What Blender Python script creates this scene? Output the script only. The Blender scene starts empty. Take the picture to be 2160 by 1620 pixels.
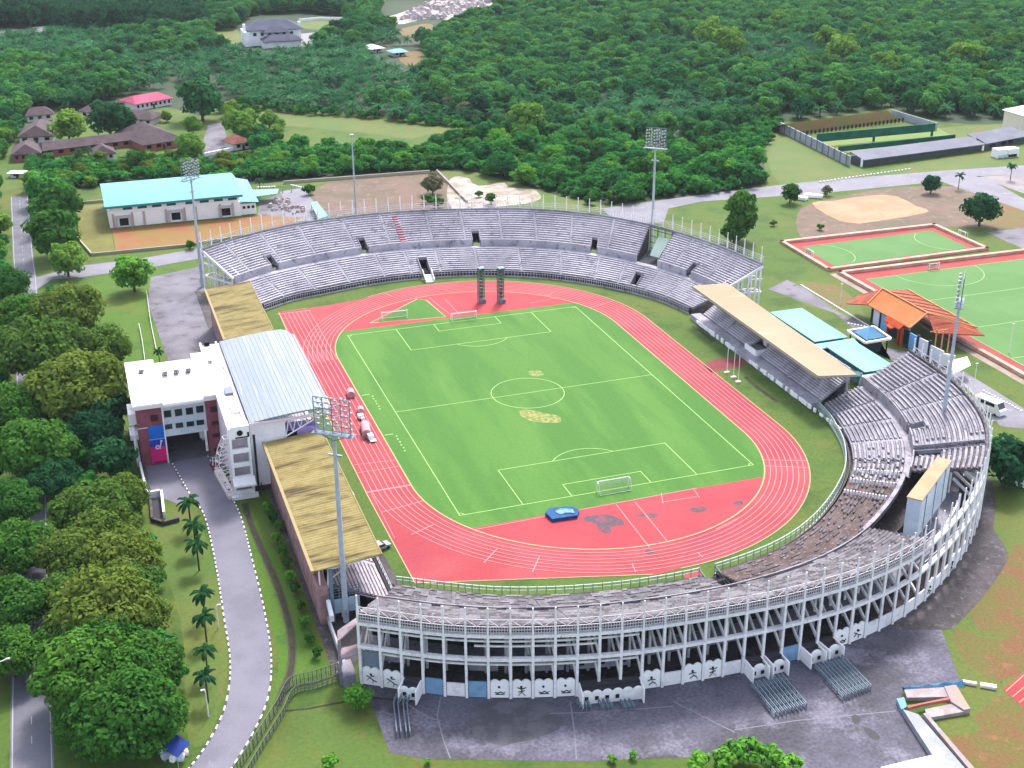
import bpy, math, random, bisect
from mathutils import Vector, Matrix
from mathutils.geometry import tessellate_polygon
rnd = random.Random(11)
scene = bpy.context.scene
COL = scene.collection
PI = math.pi
# ------------------------------------------------------------------ camera
CP = Vector((-99.12, -277.62, 132.07)); YAW, PITCH, ROLL, FOC = 0.32966, 0.41425, -0.00524, 2726.7
FW = Vector((math.sin(YAW)*math.cos(PITCH), math.cos(YAW)*math.cos(PITCH), -math.sin(PITCH)))
RT = Vector((math.cos(YAW), -math.sin(YAW), 0)); UP = RT.cross(FW)
RT, UP = RT*math.cos(ROLL)+UP*math.sin(ROLL), -RT*math.sin(ROLL)+UP*math.cos(ROLL)
cam = bpy.data.cameras.new('camera'); camo = bpy.data.objects.new('camera', cam); COL.objects.link(camo)
m = Matrix((RT, UP, -FW)).transposed().to_4x4(); m.translation = CP; camo.matrix_world = m
cam.sensor_width = 36; cam.lens = FOC/2160*36; cam.clip_end = 8000; cam.clip_start = 1
scene.camera = camo
def ray(px, py): return FW + RT*((px-1080)/FOC) - UP*((py-810)/FOC)
def G(px, py, z=0.0):            # where the survey photo's pixel meets the level z
    d = ray(px, py); t = (z-CP.z)/d.z; return CP + d*t
def on_y(px, py, y0): d = ray(px, py); return CP + d*((y0-CP.y)/d.y)
def on_x(px, py, x0): d = ray(px, py); return CP + d*((x0-CP.x)/d.x)
# ------------------------------------------------------------------ materials
def lin(h):
    h = h.lstrip('#'); o = []
    for i in (0, 2, 4):
        c = int(h[i:i+2], 16)/255; o.append(c/12.92 if c <= .04045 else ((c+.055)/1.055)**2.4)
    return o
def rgba(h, k=1.0): return tuple(min(1, c*k) for c in lin(h)) + (1,)
K = .47
MATS = {}
VK = .86
def M(name, c1, c2=None, s=.15, lo=.42, hi=.58, c3=None, s3=.6, lo3=.55, hi3=.65, fine=.10, fs=2.0, rough=.85, metal=0, st=(1,1,1), st3=(1,1,1), k=K, spec=.3, bump=0, det=5):
    if name in MATS: return MATS[name]
    mt = bpy.data.materials.new(name); mt.use_nodes = True; nt = mt.node_tree; N = nt.nodes; L = nt.links
    b = N['Principled BSDF']; b.inputs['Roughness'].default_value = rough; b.inputs['Metallic'].default_value = metal
    b.inputs['Specular IOR Level'].default_value = spec
    tc = N.new('ShaderNodeTexCoord')
    def noise(sc, d, stv):
        mp = N.new('ShaderNodeMapping'); mp.inputs['Scale'].default_value = stv; L.new(tc.outputs['Object'], mp.inputs['Vector'])
        n = N.new('ShaderNodeTexNoise'); n.inputs['Scale'].default_value = sc; n.inputs['Detail'].default_value = d; n.inputs['Roughness'].default_value = .6
        L.new(mp.outputs[0], n.inputs['Vector']); return n
    def ramp(n, a, c):
        r = N.new('ShaderNodeMapRange'); r.inputs[1].default_value = a; r.inputs[2].default_value = c; r.interpolation_type = 'SMOOTHSTEP'
        L.new(n.outputs[0], r.inputs[0]); return r.outputs[0]
    def mix(f, a, bcol):
        x = N.new('ShaderNodeMix'); x.data_type = 'RGBA'; L.new(f, x.inputs[0])
        if isinstance(a, tuple): x.inputs[6].default_value = a
        else: L.new(a, x.inputs[6])
        x.inputs[7].default_value = bcol; return x.outputs[2]
    cur = rgba(c1, k)
    if c2: cur = mix(ramp(noise(s, det, st), lo, hi), cur, rgba(c2, k))
    if c3: cur = mix(ramp(noise(s3, det, st3), lo3, hi3), cur, rgba(c3, k))
    if fine:
        n = noise(fs, 4, (1,1,1)); r = N.new('ShaderNodeMapRange'); r.inputs[1].default_value = .3; r.inputs[2].default_value = .7
        r.inputs[3].default_value = 1-fine*1.6; r.inputs[4].default_value = 1+fine*1.2; L.new(n.outputs[0], r.inputs[0])
        x = N.new('ShaderNodeVectorMath'); x.operation = 'SCALE'
        if isinstance(cur, tuple): x.inputs[0].default_value = cur[:3]
        else: L.new(cur, x.inputs[0])
        L.new(r.outputs[0], x.inputs['Scale']); cur = x.outputs[0]
        if bump:
            bn = N.new('ShaderNodeBump'); bn.inputs['Strength'].default_value = bump; bn.inputs['Distance'].default_value = .3
            L.new(n.outputs[0], bn.inputs['Height']); L.new(bn.outputs[0], b.inputs['Normal'])
    if isinstance(cur, tuple): b.inputs['Base Color'].default_value = cur
    else: L.new(cur, b.inputs['Base Color'])
    MATS[name] = mt; return mt
def leafmat(name, ca, cb, cc, tr=.35, k=.8):
    mt = bpy.data.materials.new(name); mt.use_nodes = True; nt = mt.node_tree; N = nt.nodes; L = nt.links
    N.remove(N['Principled BSDF']); out = N['Material Output']
    oi = N.new('ShaderNodeObjectInfo'); tc = N.new('ShaderNodeTexCoord')
    n = N.new('ShaderNodeTexNoise'); n.inputs['Scale'].default_value = .22; n.inputs['Detail'].default_value = 3; L.new(tc.outputs['Object'], n.inputs['Vector'])
    n2 = N.new('ShaderNodeTexNoise'); n2.inputs['Scale'].default_value = 1.6; n2.inputs['Detail'].default_value = 2; L.new(tc.outputs['Object'], n2.inputs['Vector'])
    r1 = N.new('ShaderNodeMapRange'); r1.inputs[1].default_value = .38; r1.inputs[2].default_value = .62; L.new(n.outputs[0], r1.inputs[0])
    a = N.new('ShaderNodeMix'); a.data_type = 'RGBA'; L.new(r1.outputs[0], a.inputs[0]); a.inputs[6].default_value = rgba(ca, k); a.inputs[7].default_value = rgba(cb, k)
    b = N.new('ShaderNodeMix'); b.data_type = 'RGBA'; L.new(oi.outputs['Random'], b.inputs[0]); L.new(a.outputs[2], b.inputs[6]); b.inputs[7].default_value = rgba(cc, k)
    s = N.new('ShaderNodeMapRange'); s.inputs[1].default_value = .3; s.inputs[2].default_value = .7; s.inputs[3].default_value = .62; s.inputs[4].default_value = 1.35; L.new(n2.outputs[0], s.inputs[0])
    v = N.new('ShaderNodeVectorMath'); v.operation = 'SCALE'; L.new(b.outputs[2], v.inputs[0]); L.new(s.outputs[0], v.inputs['Scale'])
    d = N.new('ShaderNodeBsdfDiffuse'); t = N.new('ShaderNodeBsdfTranslucent'); L.new(v.outputs[0], d.inputs[0]); L.new(v.outputs[0], t.inputs[0])
    x = N.new('ShaderNodeMixShader'); x.inputs[0].default_value = tr; L.new(d.outputs[0], x.inputs[1]); L.new(t.outputs[0], x.inputs[2]); L.new(x.outputs[0], out.inputs[0])
    MATS[name] = mt; return mt
white = M('white_paint', '#faf8f9', '#e8e4e6', s=.3, lo=.5, hi=.75, fine=.04, k=.9)
offwhite = M('weathered_white', '#eeeaee', '#c9c3c9', s=.35, lo=.5, hi=.75, c3='#9c9499', s3=1.1, lo3=.64, hi3=.74, fine=.08, k=.92)
conc = M('stand_concrete', '#aaa6b3', '#8f8b99', s=.12, lo=.4, hi=.65, c3='#7d7886', s3=.8, lo3=.58, hi3=.7, fine=.16, fs=3, k=.68)
bench = M('bench_concrete', '#cfcbd6', '#b5b0bd', s=.1, lo=.4, hi=.65, c3='#8f8a96', s3=.5, lo3=.52, hi3=.7, fine=.14, fs=3, k=.70)
wbench = M('weathered_bench', '#c4bec9', '#a39da9', s=.2, lo=.4, hi=.65, c3='#847d86', s3=.6, lo3=.52, hi3=.68, fine=.18, fs=3, k=.56)
dirtconc = M('overgrown_concrete', '#88828a', '#686067', s=.25, lo=.38, hi=.6, c3='#b2aab2', s3=.9, lo3=.58, hi3=.66, fine=.22, fs=3)
brownseat = M('dirt_covered_terrace', '#80696a', '#64504c', s=.3, lo=.4, hi=.6, c3='#a18c8c', s3=1.2, lo3=.56, hi3=.64, fine=.25, fs=3)
dark = M('dark_void', '#1c1d22', fine=.05)
darkgrey = M('dark_grey', '#4b4952', fine=.1)
glass = M('dark_glass', '#23303c', fine=0, rough=.15, spec=.5)
steel = M('painted_steel', '#b9bcc6', '#a4a6b1', s=.4, fine=.05, rough=.5, k=.8)
lamp_m = M('lamp_face', '#f0eef4', fine=0, rough=.25)
pinkwall = M('pink_wall', '#b98d90', '#8f6d70', s=.3, lo=.4, hi=.65, fine=.12, k=.8)
brick = M('red_brick', '#97545f', '#7f4550', s=.5, lo=.4, hi=.7, fine=.1, fs=5, k=.8)
teal = M('turquoise_roof', '#6fdae6', '#60c8d8', s=.05, lo=.4, hi=.7, k=.47, fine=.03, rough=.5)
paleblue = M('pale_blue_panel', '#d2dcea', '#c2cede', s=.2, fine=.05, k=.8)
bluedoor = M('blue_shutter', '#86aed0', '#78a0c4', s=.5, fine=.06, k=.8)
greymetal = M('grey_blue_metal', '#7f909f', '#697b8b', s=.5, fine=.08, rough=.6, k=.8)
# ------------------------------------------------------------------ mesh builder
ROOTINV = {}
class MB:
    def __init__(s): s.v = []; s.f = []
    def add(s, vs, fs):
        o = len(s.v); s.v += [tuple(p) for p in vs]; s.f += [tuple(i+o for i in f) for f in fs]
    def quad(s, *p): s.add(p, [tuple(range(len(p)))])
    def box2(s, a, b):
        x0,y0,z0 = a; x1,y1,z1 = b
        s.add([(x0,y0,z0),(x1,y0,z0),(x1,y1,z0),(x0,y1,z0),(x0,y0,z1),(x1,y0,z1),(x1,y1,z1),(x0,y1,z1)], [(3,2,1,0),(4,5,6,7),(0,1,5,4),(1,2,6,5),(2,3,7,6),(3,0,4,7)])
    def box(s, c, size, rz=0):
        n = len(s.v); x,y,z = [q/2 for q in size]; s.box2((-x,-y,-z),(x,y,z)); cs,sn = math.cos(rz), math.sin(rz)
        for i in range(n, len(s.v)):
            a,b,d = s.v[i]; s.v[i] = (c[0]+a*cs-b*sn, c[1]+a*sn+b*cs, c[2]+d)
    def beam(s, a, b, w, h=None):
        a = Vector(a); b = Vector(b); d = (b-a)
        if d.length < 1e-6: return
        d.normalize(); h = h or w
        r = d.cross(Vector((0,0,1)))
        if r.length < 1e-3: r = Vector((1,0,0))
        r.normalize(); u = r.cross(d); r *= w/2; u *= h/2
        s.add([a-r-u, a+r-u, a+r+u, a-r+u, b-r-u, b+r-u, b+r+u, b-r+u], [(3,2,1,0),(4,5,6,7),(0,1,5,4),(1,2,6,5),(2,3,7,6),(3,0,4,7)])
    def tube(s, a, b, r0, r1=None, n=8):
        a = Vector(a); b = Vector(b); r1 = r0 if r1 is None else r1; d = (b-a).normalized()
        x = d.cross(Vector((0,0,1)))
        if x.length < 1e-3: x = Vector((1,0,0))
        x.normalize(); y = d.cross(x); vs = []
        for c, r in ((a,r0),(b,r1)):
            for i in range(n): vs.append(c + x*(r*math.cos(2*PI*i/n)) + y*(r*math.sin(2*PI*i/n)))
        s.add(vs, [(i,(i+1)%n,n+(i+1)%n,n+i) for i in range(n)] + [tuple(range(n))[::-1], tuple(range(n,2*n))])
    def prism(s, poly, z0, z1):
        n = len(poly); P = [(p[0],p[1]) for p in poly]
        area = sum(P[i][0]*P[(i+1)%n][1]-P[(i+1)%n][0]*P[i][1] for i in range(n))
        if area < 0: P = P[::-1]
        tri = tessellate_polygon([[Vector((p[0],p[1],0)) for p in P]])
        vs = [(p[0],p[1],z0) for p in P] + [(p[0],p[1],z1) for p in P]
        s.add(vs, [tuple(t)[::-1] for t in tri] + [tuple(i+n for i in t) for t in tri] + [(i,(i+1)%n,n+(i+1)%n,n+i) for i in range(n)])
    def sheet(s, poly, z):
        P = [Vector((p[0],p[1],0)) for p in poly]
        s.add([(p.x,p.y,z) for p in P], [tuple(t) for t in tessellate_polygon([P])])
    def slab(s, quad, t):          # a quad with thickness t downwards
        q = [Vector(p) for p in quad]; n = len(q); w = [p-Vector((0,0,t)) for p in q]
        s.add(q+w, [tuple(range(n)), tuple(range(2*n-1,n-1,-1))] + [(i,n+i,n+(i+1)%n,(i+1)%n) for i in range(n)])
    def build(s, name, mt, parent=None, local=False, smooth=False):
        me = bpy.data.meshes.new(name); vs = s.v
        if parent is not None and not local:
            inv = ROOTINV[parent.name]; vs = [inv @ Vector(p) for p in vs]
        me.from_pydata([tuple(p) for p in vs], [], s.f); me.update()
        if mt: me.materials.append(mt)
        if smooth: me.polygons.foreach_set('use_smooth', [True]*len(me.polygons))
        o = bpy.data.objects.new(name, me); COL.objects.link(o)
        if parent is not None: o.parent = parent; ROOTINV[o.name] = ROOTINV[parent.name]
        return o
def tag(o, label=None, cat=None, group=None, kind=None):
    if label: o['label'] = label
    if cat: o['category'] = cat
    if group: o['group'] = group
    if kind: o['kind'] = kind
    return o
def thing(name, label, cat, loc=(0,0,0), rz=0, group=None):
    o = bpy.data.objects.new(name, None); COL.objects.link(o); o.empty_display_size = .5
    o.location = loc; o.rotation_euler = (0,0,rz)
    ROOTINV[o.name] = (Matrix.Translation(Vector(loc)) @ Matrix.Rotation(rz,4,'Z')).inverted()
    return tag(o, label, cat, group)
KIDS = {}
def kids(o): return [c for c in bpy.data.objects if c.parent == o]
def copy_tree(o, loc, rz=0, sc=1, label=None, tree=None):
    c = o.copy(); COL.objects.link(c); c.location = loc; c.rotation_euler = (0,0,rz); c.scale = (sc,sc,sc) if not isinstance(sc, tuple) else sc
    if label: c['label'] = label
    def rec(src, dst):
        for ch in (tree[src.name] if tree is not None else kids(src)):
            d = ch.copy(); COL.objects.link(d); d.parent = dst; rec(ch, d)
    rec(o, c); return c
def tree_of(o):
    t = {}
    def rec(x):
        t[x.name] = kids(x)
        for c in t[x.name]: rec(c)
    rec(o); return t
def struct(mb, name, mt): return tag(mb.build(name, mt), kind='structure')
def smooth_poly(pts, n=6, jit=0):
    out = []; N = len(pts)
    for i in range(N):
        a,b,c,d = pts[i-1], pts[i], pts[(i+1)%N], pts[(i+2)%N]
        for k in range(n):
            f = k/n
            out.append(tuple(.5*(2*b[j]+(c[j]-a[j])*f+(2*a[j]-5*b[j]+4*c[j]-d[j])*f*f+(3*b[j]-a[j]-3*c[j]+d[j])*f**3) + (rnd.uniform(-jit,jit) if jit else 0) for j in (0,1)))
    return out
def patch(name, mt, pxs, z=.02, smooth=0, jit=0):
    P = [G(*q)[:2] for q in pxs]
    if smooth: P = smooth_poly(P, smooth, jit)
    mb = MB(); mb.sheet(P, z); return struct(mb, name, mt)
def cr(p, t):
    n = len(p)-1; i = min(int(t), n-1); f = t-i
    b = p[i]; c = p[i+1]; a = p[i-1] if i else tuple(2*b[k]-c[k] for k in (0,1)); d = p[i+2] if i < n-1 else tuple(2*c[k]-b[k] for k in (0,1))
    return tuple(.5*(2*b[k]+(c[k]-a[k])*f+(2*a[k]-5*b[k]+4*c[k]-d[k])*f*f+(3*b[k]-a[k]-3*c[k]+d[k])*f**3) for k in (0,1))
def curve(pts, n=10): return [cr(pts, k/n) for k in range((len(pts)-1)*n+1)]
def offset(pts, d):
    out = []
    for i, p in enumerate(pts):
        a = pts[max(i-1,0)]; b = pts[min(i+1,len(pts)-1)]; t = Vector((b[0]-a[0], b[1]-a[1])).normalized()
        out.append((p[0]-t.y*d, p[1]+t.x*d))
    return out
def ribbon(mb, pts, w, z):
    A = offset(pts, w/2); B = offset(pts, -w/2)
    for i in range(len(pts)-1): mb.quad((*A[i],z),(*B[i],z),(*B[i+1],z),(*A[i+1],z))
def wall_line(mb, pts, w, h, z0=0):
    for i in range(len(pts)-1):
        a = pts[i]; b = pts[i+1]; L = math.dist(a[:2], b[:2]); mb.box(((a[0]+b[0])/2,(a[1]+b[1])/2,z0+h/2), (L+w*.98, w, h), math.atan2(b[1]-a[1], b[0]-a[0]))
def inpoly(x, y, P):
    r = False; n = len(P)
    for i in range(n):
        x0,y0 = P[i][0],P[i][1]; x1,y1 = P[(i+1)%n][0],P[(i+1)%n][1]
        if (y0 > y) != (y1 > y) and x < (x1-x0)*(y-y0)/(y1-y0)+x0: r = not r
    return r
class Bowl:
    def __init__(s, pairs):
        I = [q[0] for q in pairs]; O = [q[1] for q in pairs]; N = (len(pairs)-1)*20
        s.i = [cr(I,k/20) for k in range(N+1)]; s.o = [cr(O,k/20) for k in range(N+1)]; s.L = [0]
        for k in range(N): s.L.append(s.L[-1]+math.dist(s.o[k], s.o[k+1]))
        s.len = s.L[-1]
    def P(s, u, d, z=0):
        u = min(max(u,0), s.len); k = min(max(bisect.bisect_right(s.L,u)-1,0), len(s.L)-2); f = (u-s.L[k])/(s.L[k+1]-s.L[k])
        a = [s.i[k][j]+(s.i[k+1][j]-s.i[k][j])*f for j in (0,1)]; b = [s.o[k][j]+(s.o[k+1][j]-s.o[k][j])*f for j in (0,1)]
        return (a[0]+(b[0]-a[0])*d, a[1]+(b[1]-a[1])*d, z)
NEAR = Bowl([((-53,-75.5),(-66.3,-101.9)),((-44,-81),(-53.5,-109.9)),((-35.5,-85.5),(-41,-114.9)),((-23.5,-89.3),(-27,-118.4)),((-10,-91.4),(-12.5,-120)),((4.6,-91.3),(3.5,-120.4)),((20.8,-87.4),(20.4,-118.4)),((34.6,-79.5),(37,-112.2)),((48.1,-67.0),(58.5,-97.2)),((56,-55),(74.5,-78.8)),((60.5,-43),(82.5,-59)),((62.5,-33.5),(85,-36))])
FAR = Bowl([((-52.5,81),(-67,103.5)),((-43,86.5),(-54.5,112)),((-32,89.2),(-39.5,119)),((-20,92.1),(-24,122.3)),((-8,93.1),(-8,123)),((5,91.9),(8,121)),((18,88.4),(23.5,117)),((32,81.4),(40,111)),((44,71.4),(57.5,98)),((53,60.4),(70.5,80)),((59,49.6),(79.5,57)),((62.5,37),(84.3,33.5))])
class Line:                       # a straight terrace, same interface: u along y, d along x
    def __init__(s, x0, x1, y0, y1): s.x0,s.x1,s.y0,s.y1 = x0,x1,y0,y1; s.len = abs(y1-y0)
    def P(s, u, d, z=0): return (s.x0+(s.x1-s.x0)*d, s.y0+(s.y1-s.y0)*u/s.len, z)
# ------------------------------------------------------------------ setting: ground, pitch, track, roads
grass = M('rough_grass', '#688a34', '#7f8a3a', s=.035, lo=.42, hi=.68, c3='#55792e', s3=.09, lo3=.46, hi3=.68, k=.42, fine=.13, fs=1.2, rough=.95)
lawn = M('lawn_grass', '#67922c', '#7c9034', k=.42, s=.06, lo=.42, hi=.66, c3='#578330', s3=.16, lo3=.5, hi3=.7, fine=.12, fs=1.6, rough=.95)
drygrass = M('dry_grass', '#7f8b36', '#688a30', s=.045, lo=.36, hi=.62, c3='#9a7c48', s3=.07, lo3=.56, hi3=.74, k=.42, fine=.13, fs=1.4)
redsoil = M('red_soil', '#a06c44', '#868038', k=.42, s=.13, lo=.34, hi=.6, c3='#b08058', s3=.4, lo3=.55, hi3=.7, fine=.14)
soil = M('bare_soil', '#937768', '#7d6e58', s=.08, lo=.4, hi=.62, c3='#a98f7c', s3=.3, lo3=.55, hi3=.7, fine=.12)
sand = M('orange_sand', '#dfb28d', '#d3a27d', s=.1, fine=.06)
whitesand = M('white_sand', '#dccfc6', '#b9a68f', s=.12, lo=.45, hi=.62, c3='#8a8a55', s3=.3, lo3=.58, hi3=.68, fine=.12)
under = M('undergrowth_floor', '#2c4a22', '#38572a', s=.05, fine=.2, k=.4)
asphalt = M('asphalt', '#a9a5b2', '#9b97a5', s=.08, lo=.4, hi=.65, c3='#b9b5c2', s3=.25, lo3=.58, hi3=.7, fine=.06, fs=2.5)
drive_m = M('driveway_asphalt', '#9f9cad', '#908d9d', s=.09, lo=.4, hi=.65, c3='#b4b1c0', s3=.16, lo3=.6, hi3=.7, fine=.06, fs=2.5, st3=(1,.25,1))
roadm = M('main_road_asphalt', '#8f8e9b', '#807f8c', s=.1, fine=.06)
plaza_m = M('plaza_asphalt', '#868296', '#65626e', s=.06, lo=.38, hi=.62, c3='#a39eb2', s3=.1, lo3=.5, hi3=.66, fine=.22, fs=1.6, det=10, k=.42)
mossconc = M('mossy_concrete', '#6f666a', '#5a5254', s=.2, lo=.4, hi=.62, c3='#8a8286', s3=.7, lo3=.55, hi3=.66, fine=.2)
yard_m = M('stained_yard', '#9d98a4', '#87828e', s=.1, lo=.4, hi=.6, c3='#6d6669', s3=.2, lo3=.55, hi3=.68, fine=.12)
mb = MB(); mb.sheet([(-1200,-700),(1800,-700),(1800,2200),(-1200,2200)], 0); struct(mb, 'ground', grass)
RI, RO, S = 40.1, 49.8, 37.4
def arc(r, cy, a0, a1, n): return [(r*math.cos(a0+(a1-a0)*i/n), cy+r*math.sin(a0+(a1-a0)*i/n)) for i in range(n+1)]
track_m = M('red_track', '#e0545c', '#e86d74', s=.045, lo=.36, hi=.68, c3='#d84e62', s3=.025, lo3=.46, hi3=.68, fine=.07, fs=1.5, rough=.9, k=.375)
dzone_m = M('red_infield_surface', '#f1545f', '#e84a58', s=.08, lo=.4, hi=.66, c3='#c9586a', s3=.22, lo3=.6, hi3=.72, fine=.05, k=.40)
outer = [(-RO-.3,-S),(-RO+.3,-75.5),(-6,-87.6)] + arc(RO,-S,-PI/2+.02,0,28) + arc(RO,S,0,PI/2+.5,28) + [(-33,79.6),(-49,78.3)]
mb = MB(); mb.sheet(outer, .02); struct(mb, 'running_track', track_m)
# infield: D zones and grass, butted at y = YN / YF
YN, YF = -59.3, 56.9
def arc_to(r, cy, yl, sgn): return math.asin((yl-cy)/r)
an = math.asin((YN+S)/RI); af = math.asin((YF-S)/RI)
mb = MB(); mb.sheet(arc(RI,-S,PI-an-2*PI if False else -PI-an,an,40), .04); struct(mb, 'running_track', dzone_m)
farD = arc(RI,S,af,PI-af,40)
mb = MB(); mb.sheet(farD, .04); struct(mb, 'running_track', dzone_m)
pitch_m = M('pitch_grass', '#5fa02c', '#6caa3a', s=.03, lo=.36, hi=.66, c3='#539726', s3=.045, lo3=.42, hi3=.6, k=.40, fine=.07, fs=1.2, st=(1,.6,1), st3=(2.0,.3,1))
gp = arc(RI,-S,an,0,14) + arc(RI,S,0,af,14) + [(p[0],p[1]) for p in arc(RI,S,PI-af,PI,14)] + arc(RI,-S,PI,PI-an,14)
gp[:15] = arc(RI,-S,an,0,14)
mb = MB(); mb.sheet(gp, .04); struct(mb, 'pitch', pitch_m)
# grass triangle in the far D
tri = [G(*q)[:2] for q in [(793,679),(880,632),(897,633),(945,668),(940,669)]]
mb = MB(); mb.sheet([(p[0],p[1]) for p in tri], .06); struct(mb, 'grass_triangle', pitch_m)
# white markings
lane_m = M('lane_line', '#f7a6ac', fine=.02, k=.56); pl_m = M('pitch_line', '#b9e58a', fine=.03, k=.6); kerb_m = M('track_kerb', '#e9cf9a', fine=.05)
mb = MB()
def ring(r, w=.15, z=.07, a=None):
    pts = [(-r,y) for y in (-S,0)]
    full = [(r,-S),(r,S)] + arc(r,S,0,PI,48)[1:] + arc(r,-S,PI,2*PI,48)
    ribbon(mb, full, w, z)
for k in range(1, 8): ring(RI+1.22*k)
for k in range(8): ribbon(mb, [(-RI-1.22*k-.3,S),(-RI-1.22*k-.3,76.9)], .15, .075)
for k in range(0,8): ribbon(mb, [(-RI-1.22*k-.3,-S),(-RI-1.22*k-.3,-58)], .12, .075) if k > 6 else None
ribbon(mb, [(-RO,-S),(-RI,-S)], .45, .09)
ribbon(mb, [(-RO,76.9),(-40,76.9)], .3, .09)
for a, r0, r1 in ((-2.72,44,49.8),(-2.35,44,49.8),(-2.15,44,49.8),(-1.75,46,49),(-1.45,46,48),(-.45,RI,RO),(-.38,RI,RO),(.35,RI,RO),(-2.95,RI,RO),(.75,RI,44),(1.9,45,49)):
    cy = S if a > 0 else -S
    ribbon(mb, [(r0*math.cos(a),cy+r0*math.sin(a)),(r1*math.cos(a),cy+r1*math.sin(a))], .2, .09)
for y in (-28,-24): ribbon(mb, [(-RO,y),(-RI,y-(.8 if y==-24 else 0))], .15, .09)
for a, b in (((1000,1118),(1470,1030)),((1300,1065),(1370,1155)),((1340,1060),(1410,1145)),((1395,1060),(1470,1048)),((1395,1040),(1398,1062)),((1462,1030),(1475,1050)),((905,628),(955,668)),((938,630),(970,665)),((1118,640),(1175,628)),((1510,1117),(1560,1092))):
    ribbon(mb, [tuple(G(*a)[:2]),tuple(G(*b)[:2])], .18, .08)
struct(mb, 'lane_markings', lane_m)
mb = MB(); ring(RI-.05, .3, .075)
for P_ in ([(-RO-.2,-S),(-RO+.4,-75.3)], [(-RO-.15,-S),(-RO-.15,S),(-RO+.8,78.2),(-41,79)], [(-RO+.4,-75.3),(-6,-87.4)]): ribbon(mb, P_, .22, .072)
ribbon(mb, arc(RO,-S,-PI/2,0,30)+arc(RO,S,0,PI/2+.45,34), .25, .072)
ribbon(mb, [tuple(G(*q)[:2]) for q in [(780,682),(940,669),(900,634),(880,631),(780,682)]], .35, .085)
struct(mb, 'track_kerb', kerb_m)
mb = MB(); HX, HY = 34, 53.6; w = .17
def ln(*p): ribbon(mb, list(p), w, .06)
ln((-HX,-HY),(HX,-HY)); ln((-HX,HY),(HX,HY)); ln((-HX,-HY-w/2),(-HX,HY+w/2)); ln((HX,-HY-w/2),(HX,HY+w/2)); ribbon(mb, [(-HX,0),(HX,0)], w, .062)
ribbon(mb, arc(9.15,0,0,2*PI,64), w, .064)
for s in (-1,1):
    for hw, dd in ((20.16,16.5),(9.16,5.5)):
        ln((-hw,s*HY),(-hw,s*(HY-dd))); ln((hw,s*HY),(hw,s*(HY-dd))); ribbon(mb, [(-hw-w/2,s*(HY-dd)),(hw+w/2,s*(HY-dd))], w, .062)
    a = math.acos(5.5/9.15); c = s*(HY-11); b = -s*PI/2
    ribbon(mb, arc(9.15,c,b-a,b+a,24), w, .064)
    for sx in (-1,1): ribbon(mb, arc(1,0,0,PI/2,6) and [(sx*HX-sx*p[0], s*HY-s*p[1]) for p in arc(1,0,0,PI/2,6)], w, .066)
for y0 in (11,-13):
    for k in range(6): mb.box((-37-.15*(k%2),y0-k*1.6,.07),(.35,.5,.02))
    mb.box((-38.5,y0+1.4,.07),(2,.25,.02))
struct(mb, 'pitch_markings', pl_m)
for nm, px in (('bare_patch',[(1115,784),(1140,783),(1145,792),(1122,793)]),('bare_patch',[(1095,868),(1120,865),(1150,872),(1178,878),(1182,890),(1150,892),(1110,885)])):
    patch(nm, M('worn_pitch', '#c2b46c', '#7aa043', s=.9, lo=.45, hi=.55, fine=.1), px, .05, 4, .12)
stain = M('dark_track_stain', '#6e5a68', '#a85766', s=.5, lo=.45, hi=.6, fine=.12)
for px in ([(1235,1090),(1275,1085),(1310,1095),(1315,1108),(1290,1112),(1288,1125),(1268,1122),(1255,1105),(1225,1098)],[(1335,1088),(1370,1083),(1392,1087),(1370,1094)],[(1452,1075),(1475,1068),(1492,1074),(1470,1082)],[(1545,1062),(1562,1056),(1568,1062),(1555,1070)],[(1360,1163),(1375,1160),(1380,1166),(1365,1168)]):
    patch('track_stain', stain, px, .055, 5, .15)
for px in ([(1440,1213),(1478,1200),(1502,1245),(1478,1250)],): patch('path', track_m, px, .03)
patch('path', M('maroon_track', '#a8434f', '#96404b', s=.3, fine=.06), [(1483,768),(1512,757),(1575,755),(1568,772),(1500,785)], .02)
patch('pavement', drive_m, [(300,1000),(312,975),(362,968),(366,985),(385,1030),(402,1052),(395,1070),(372,1062),(345,1052),(330,1052)], .033)
mb = MB(); mb.sheet([(-93,-26),(-79.3,-26),(-79.3,12),(-88.6,12),(-88.6,-9.3),(-93,-9.3)], .026); struct(mb, 'pavement', yard_m)
mb = MB(); mb.sheet([(-88.7,12.01),(-79.2,12.01),(-77,40),(-88,40)], .026); struct(mb, 'pavement', yard_m)
patch('lawn', lawn, [(466,985),(503,975),(512,1032),(497,1040)], .031)
patch('pavement', M('terracotta_paving', '#a8606a', '#96525c', s=.4, fine=.08), [(440,978),(462,974),(470,992),(452,1000)], .035)
patch('pavement', asphalt, [(440,955),(505,950),(512,985),(470,1000),(452,1000)], .027)
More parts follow.
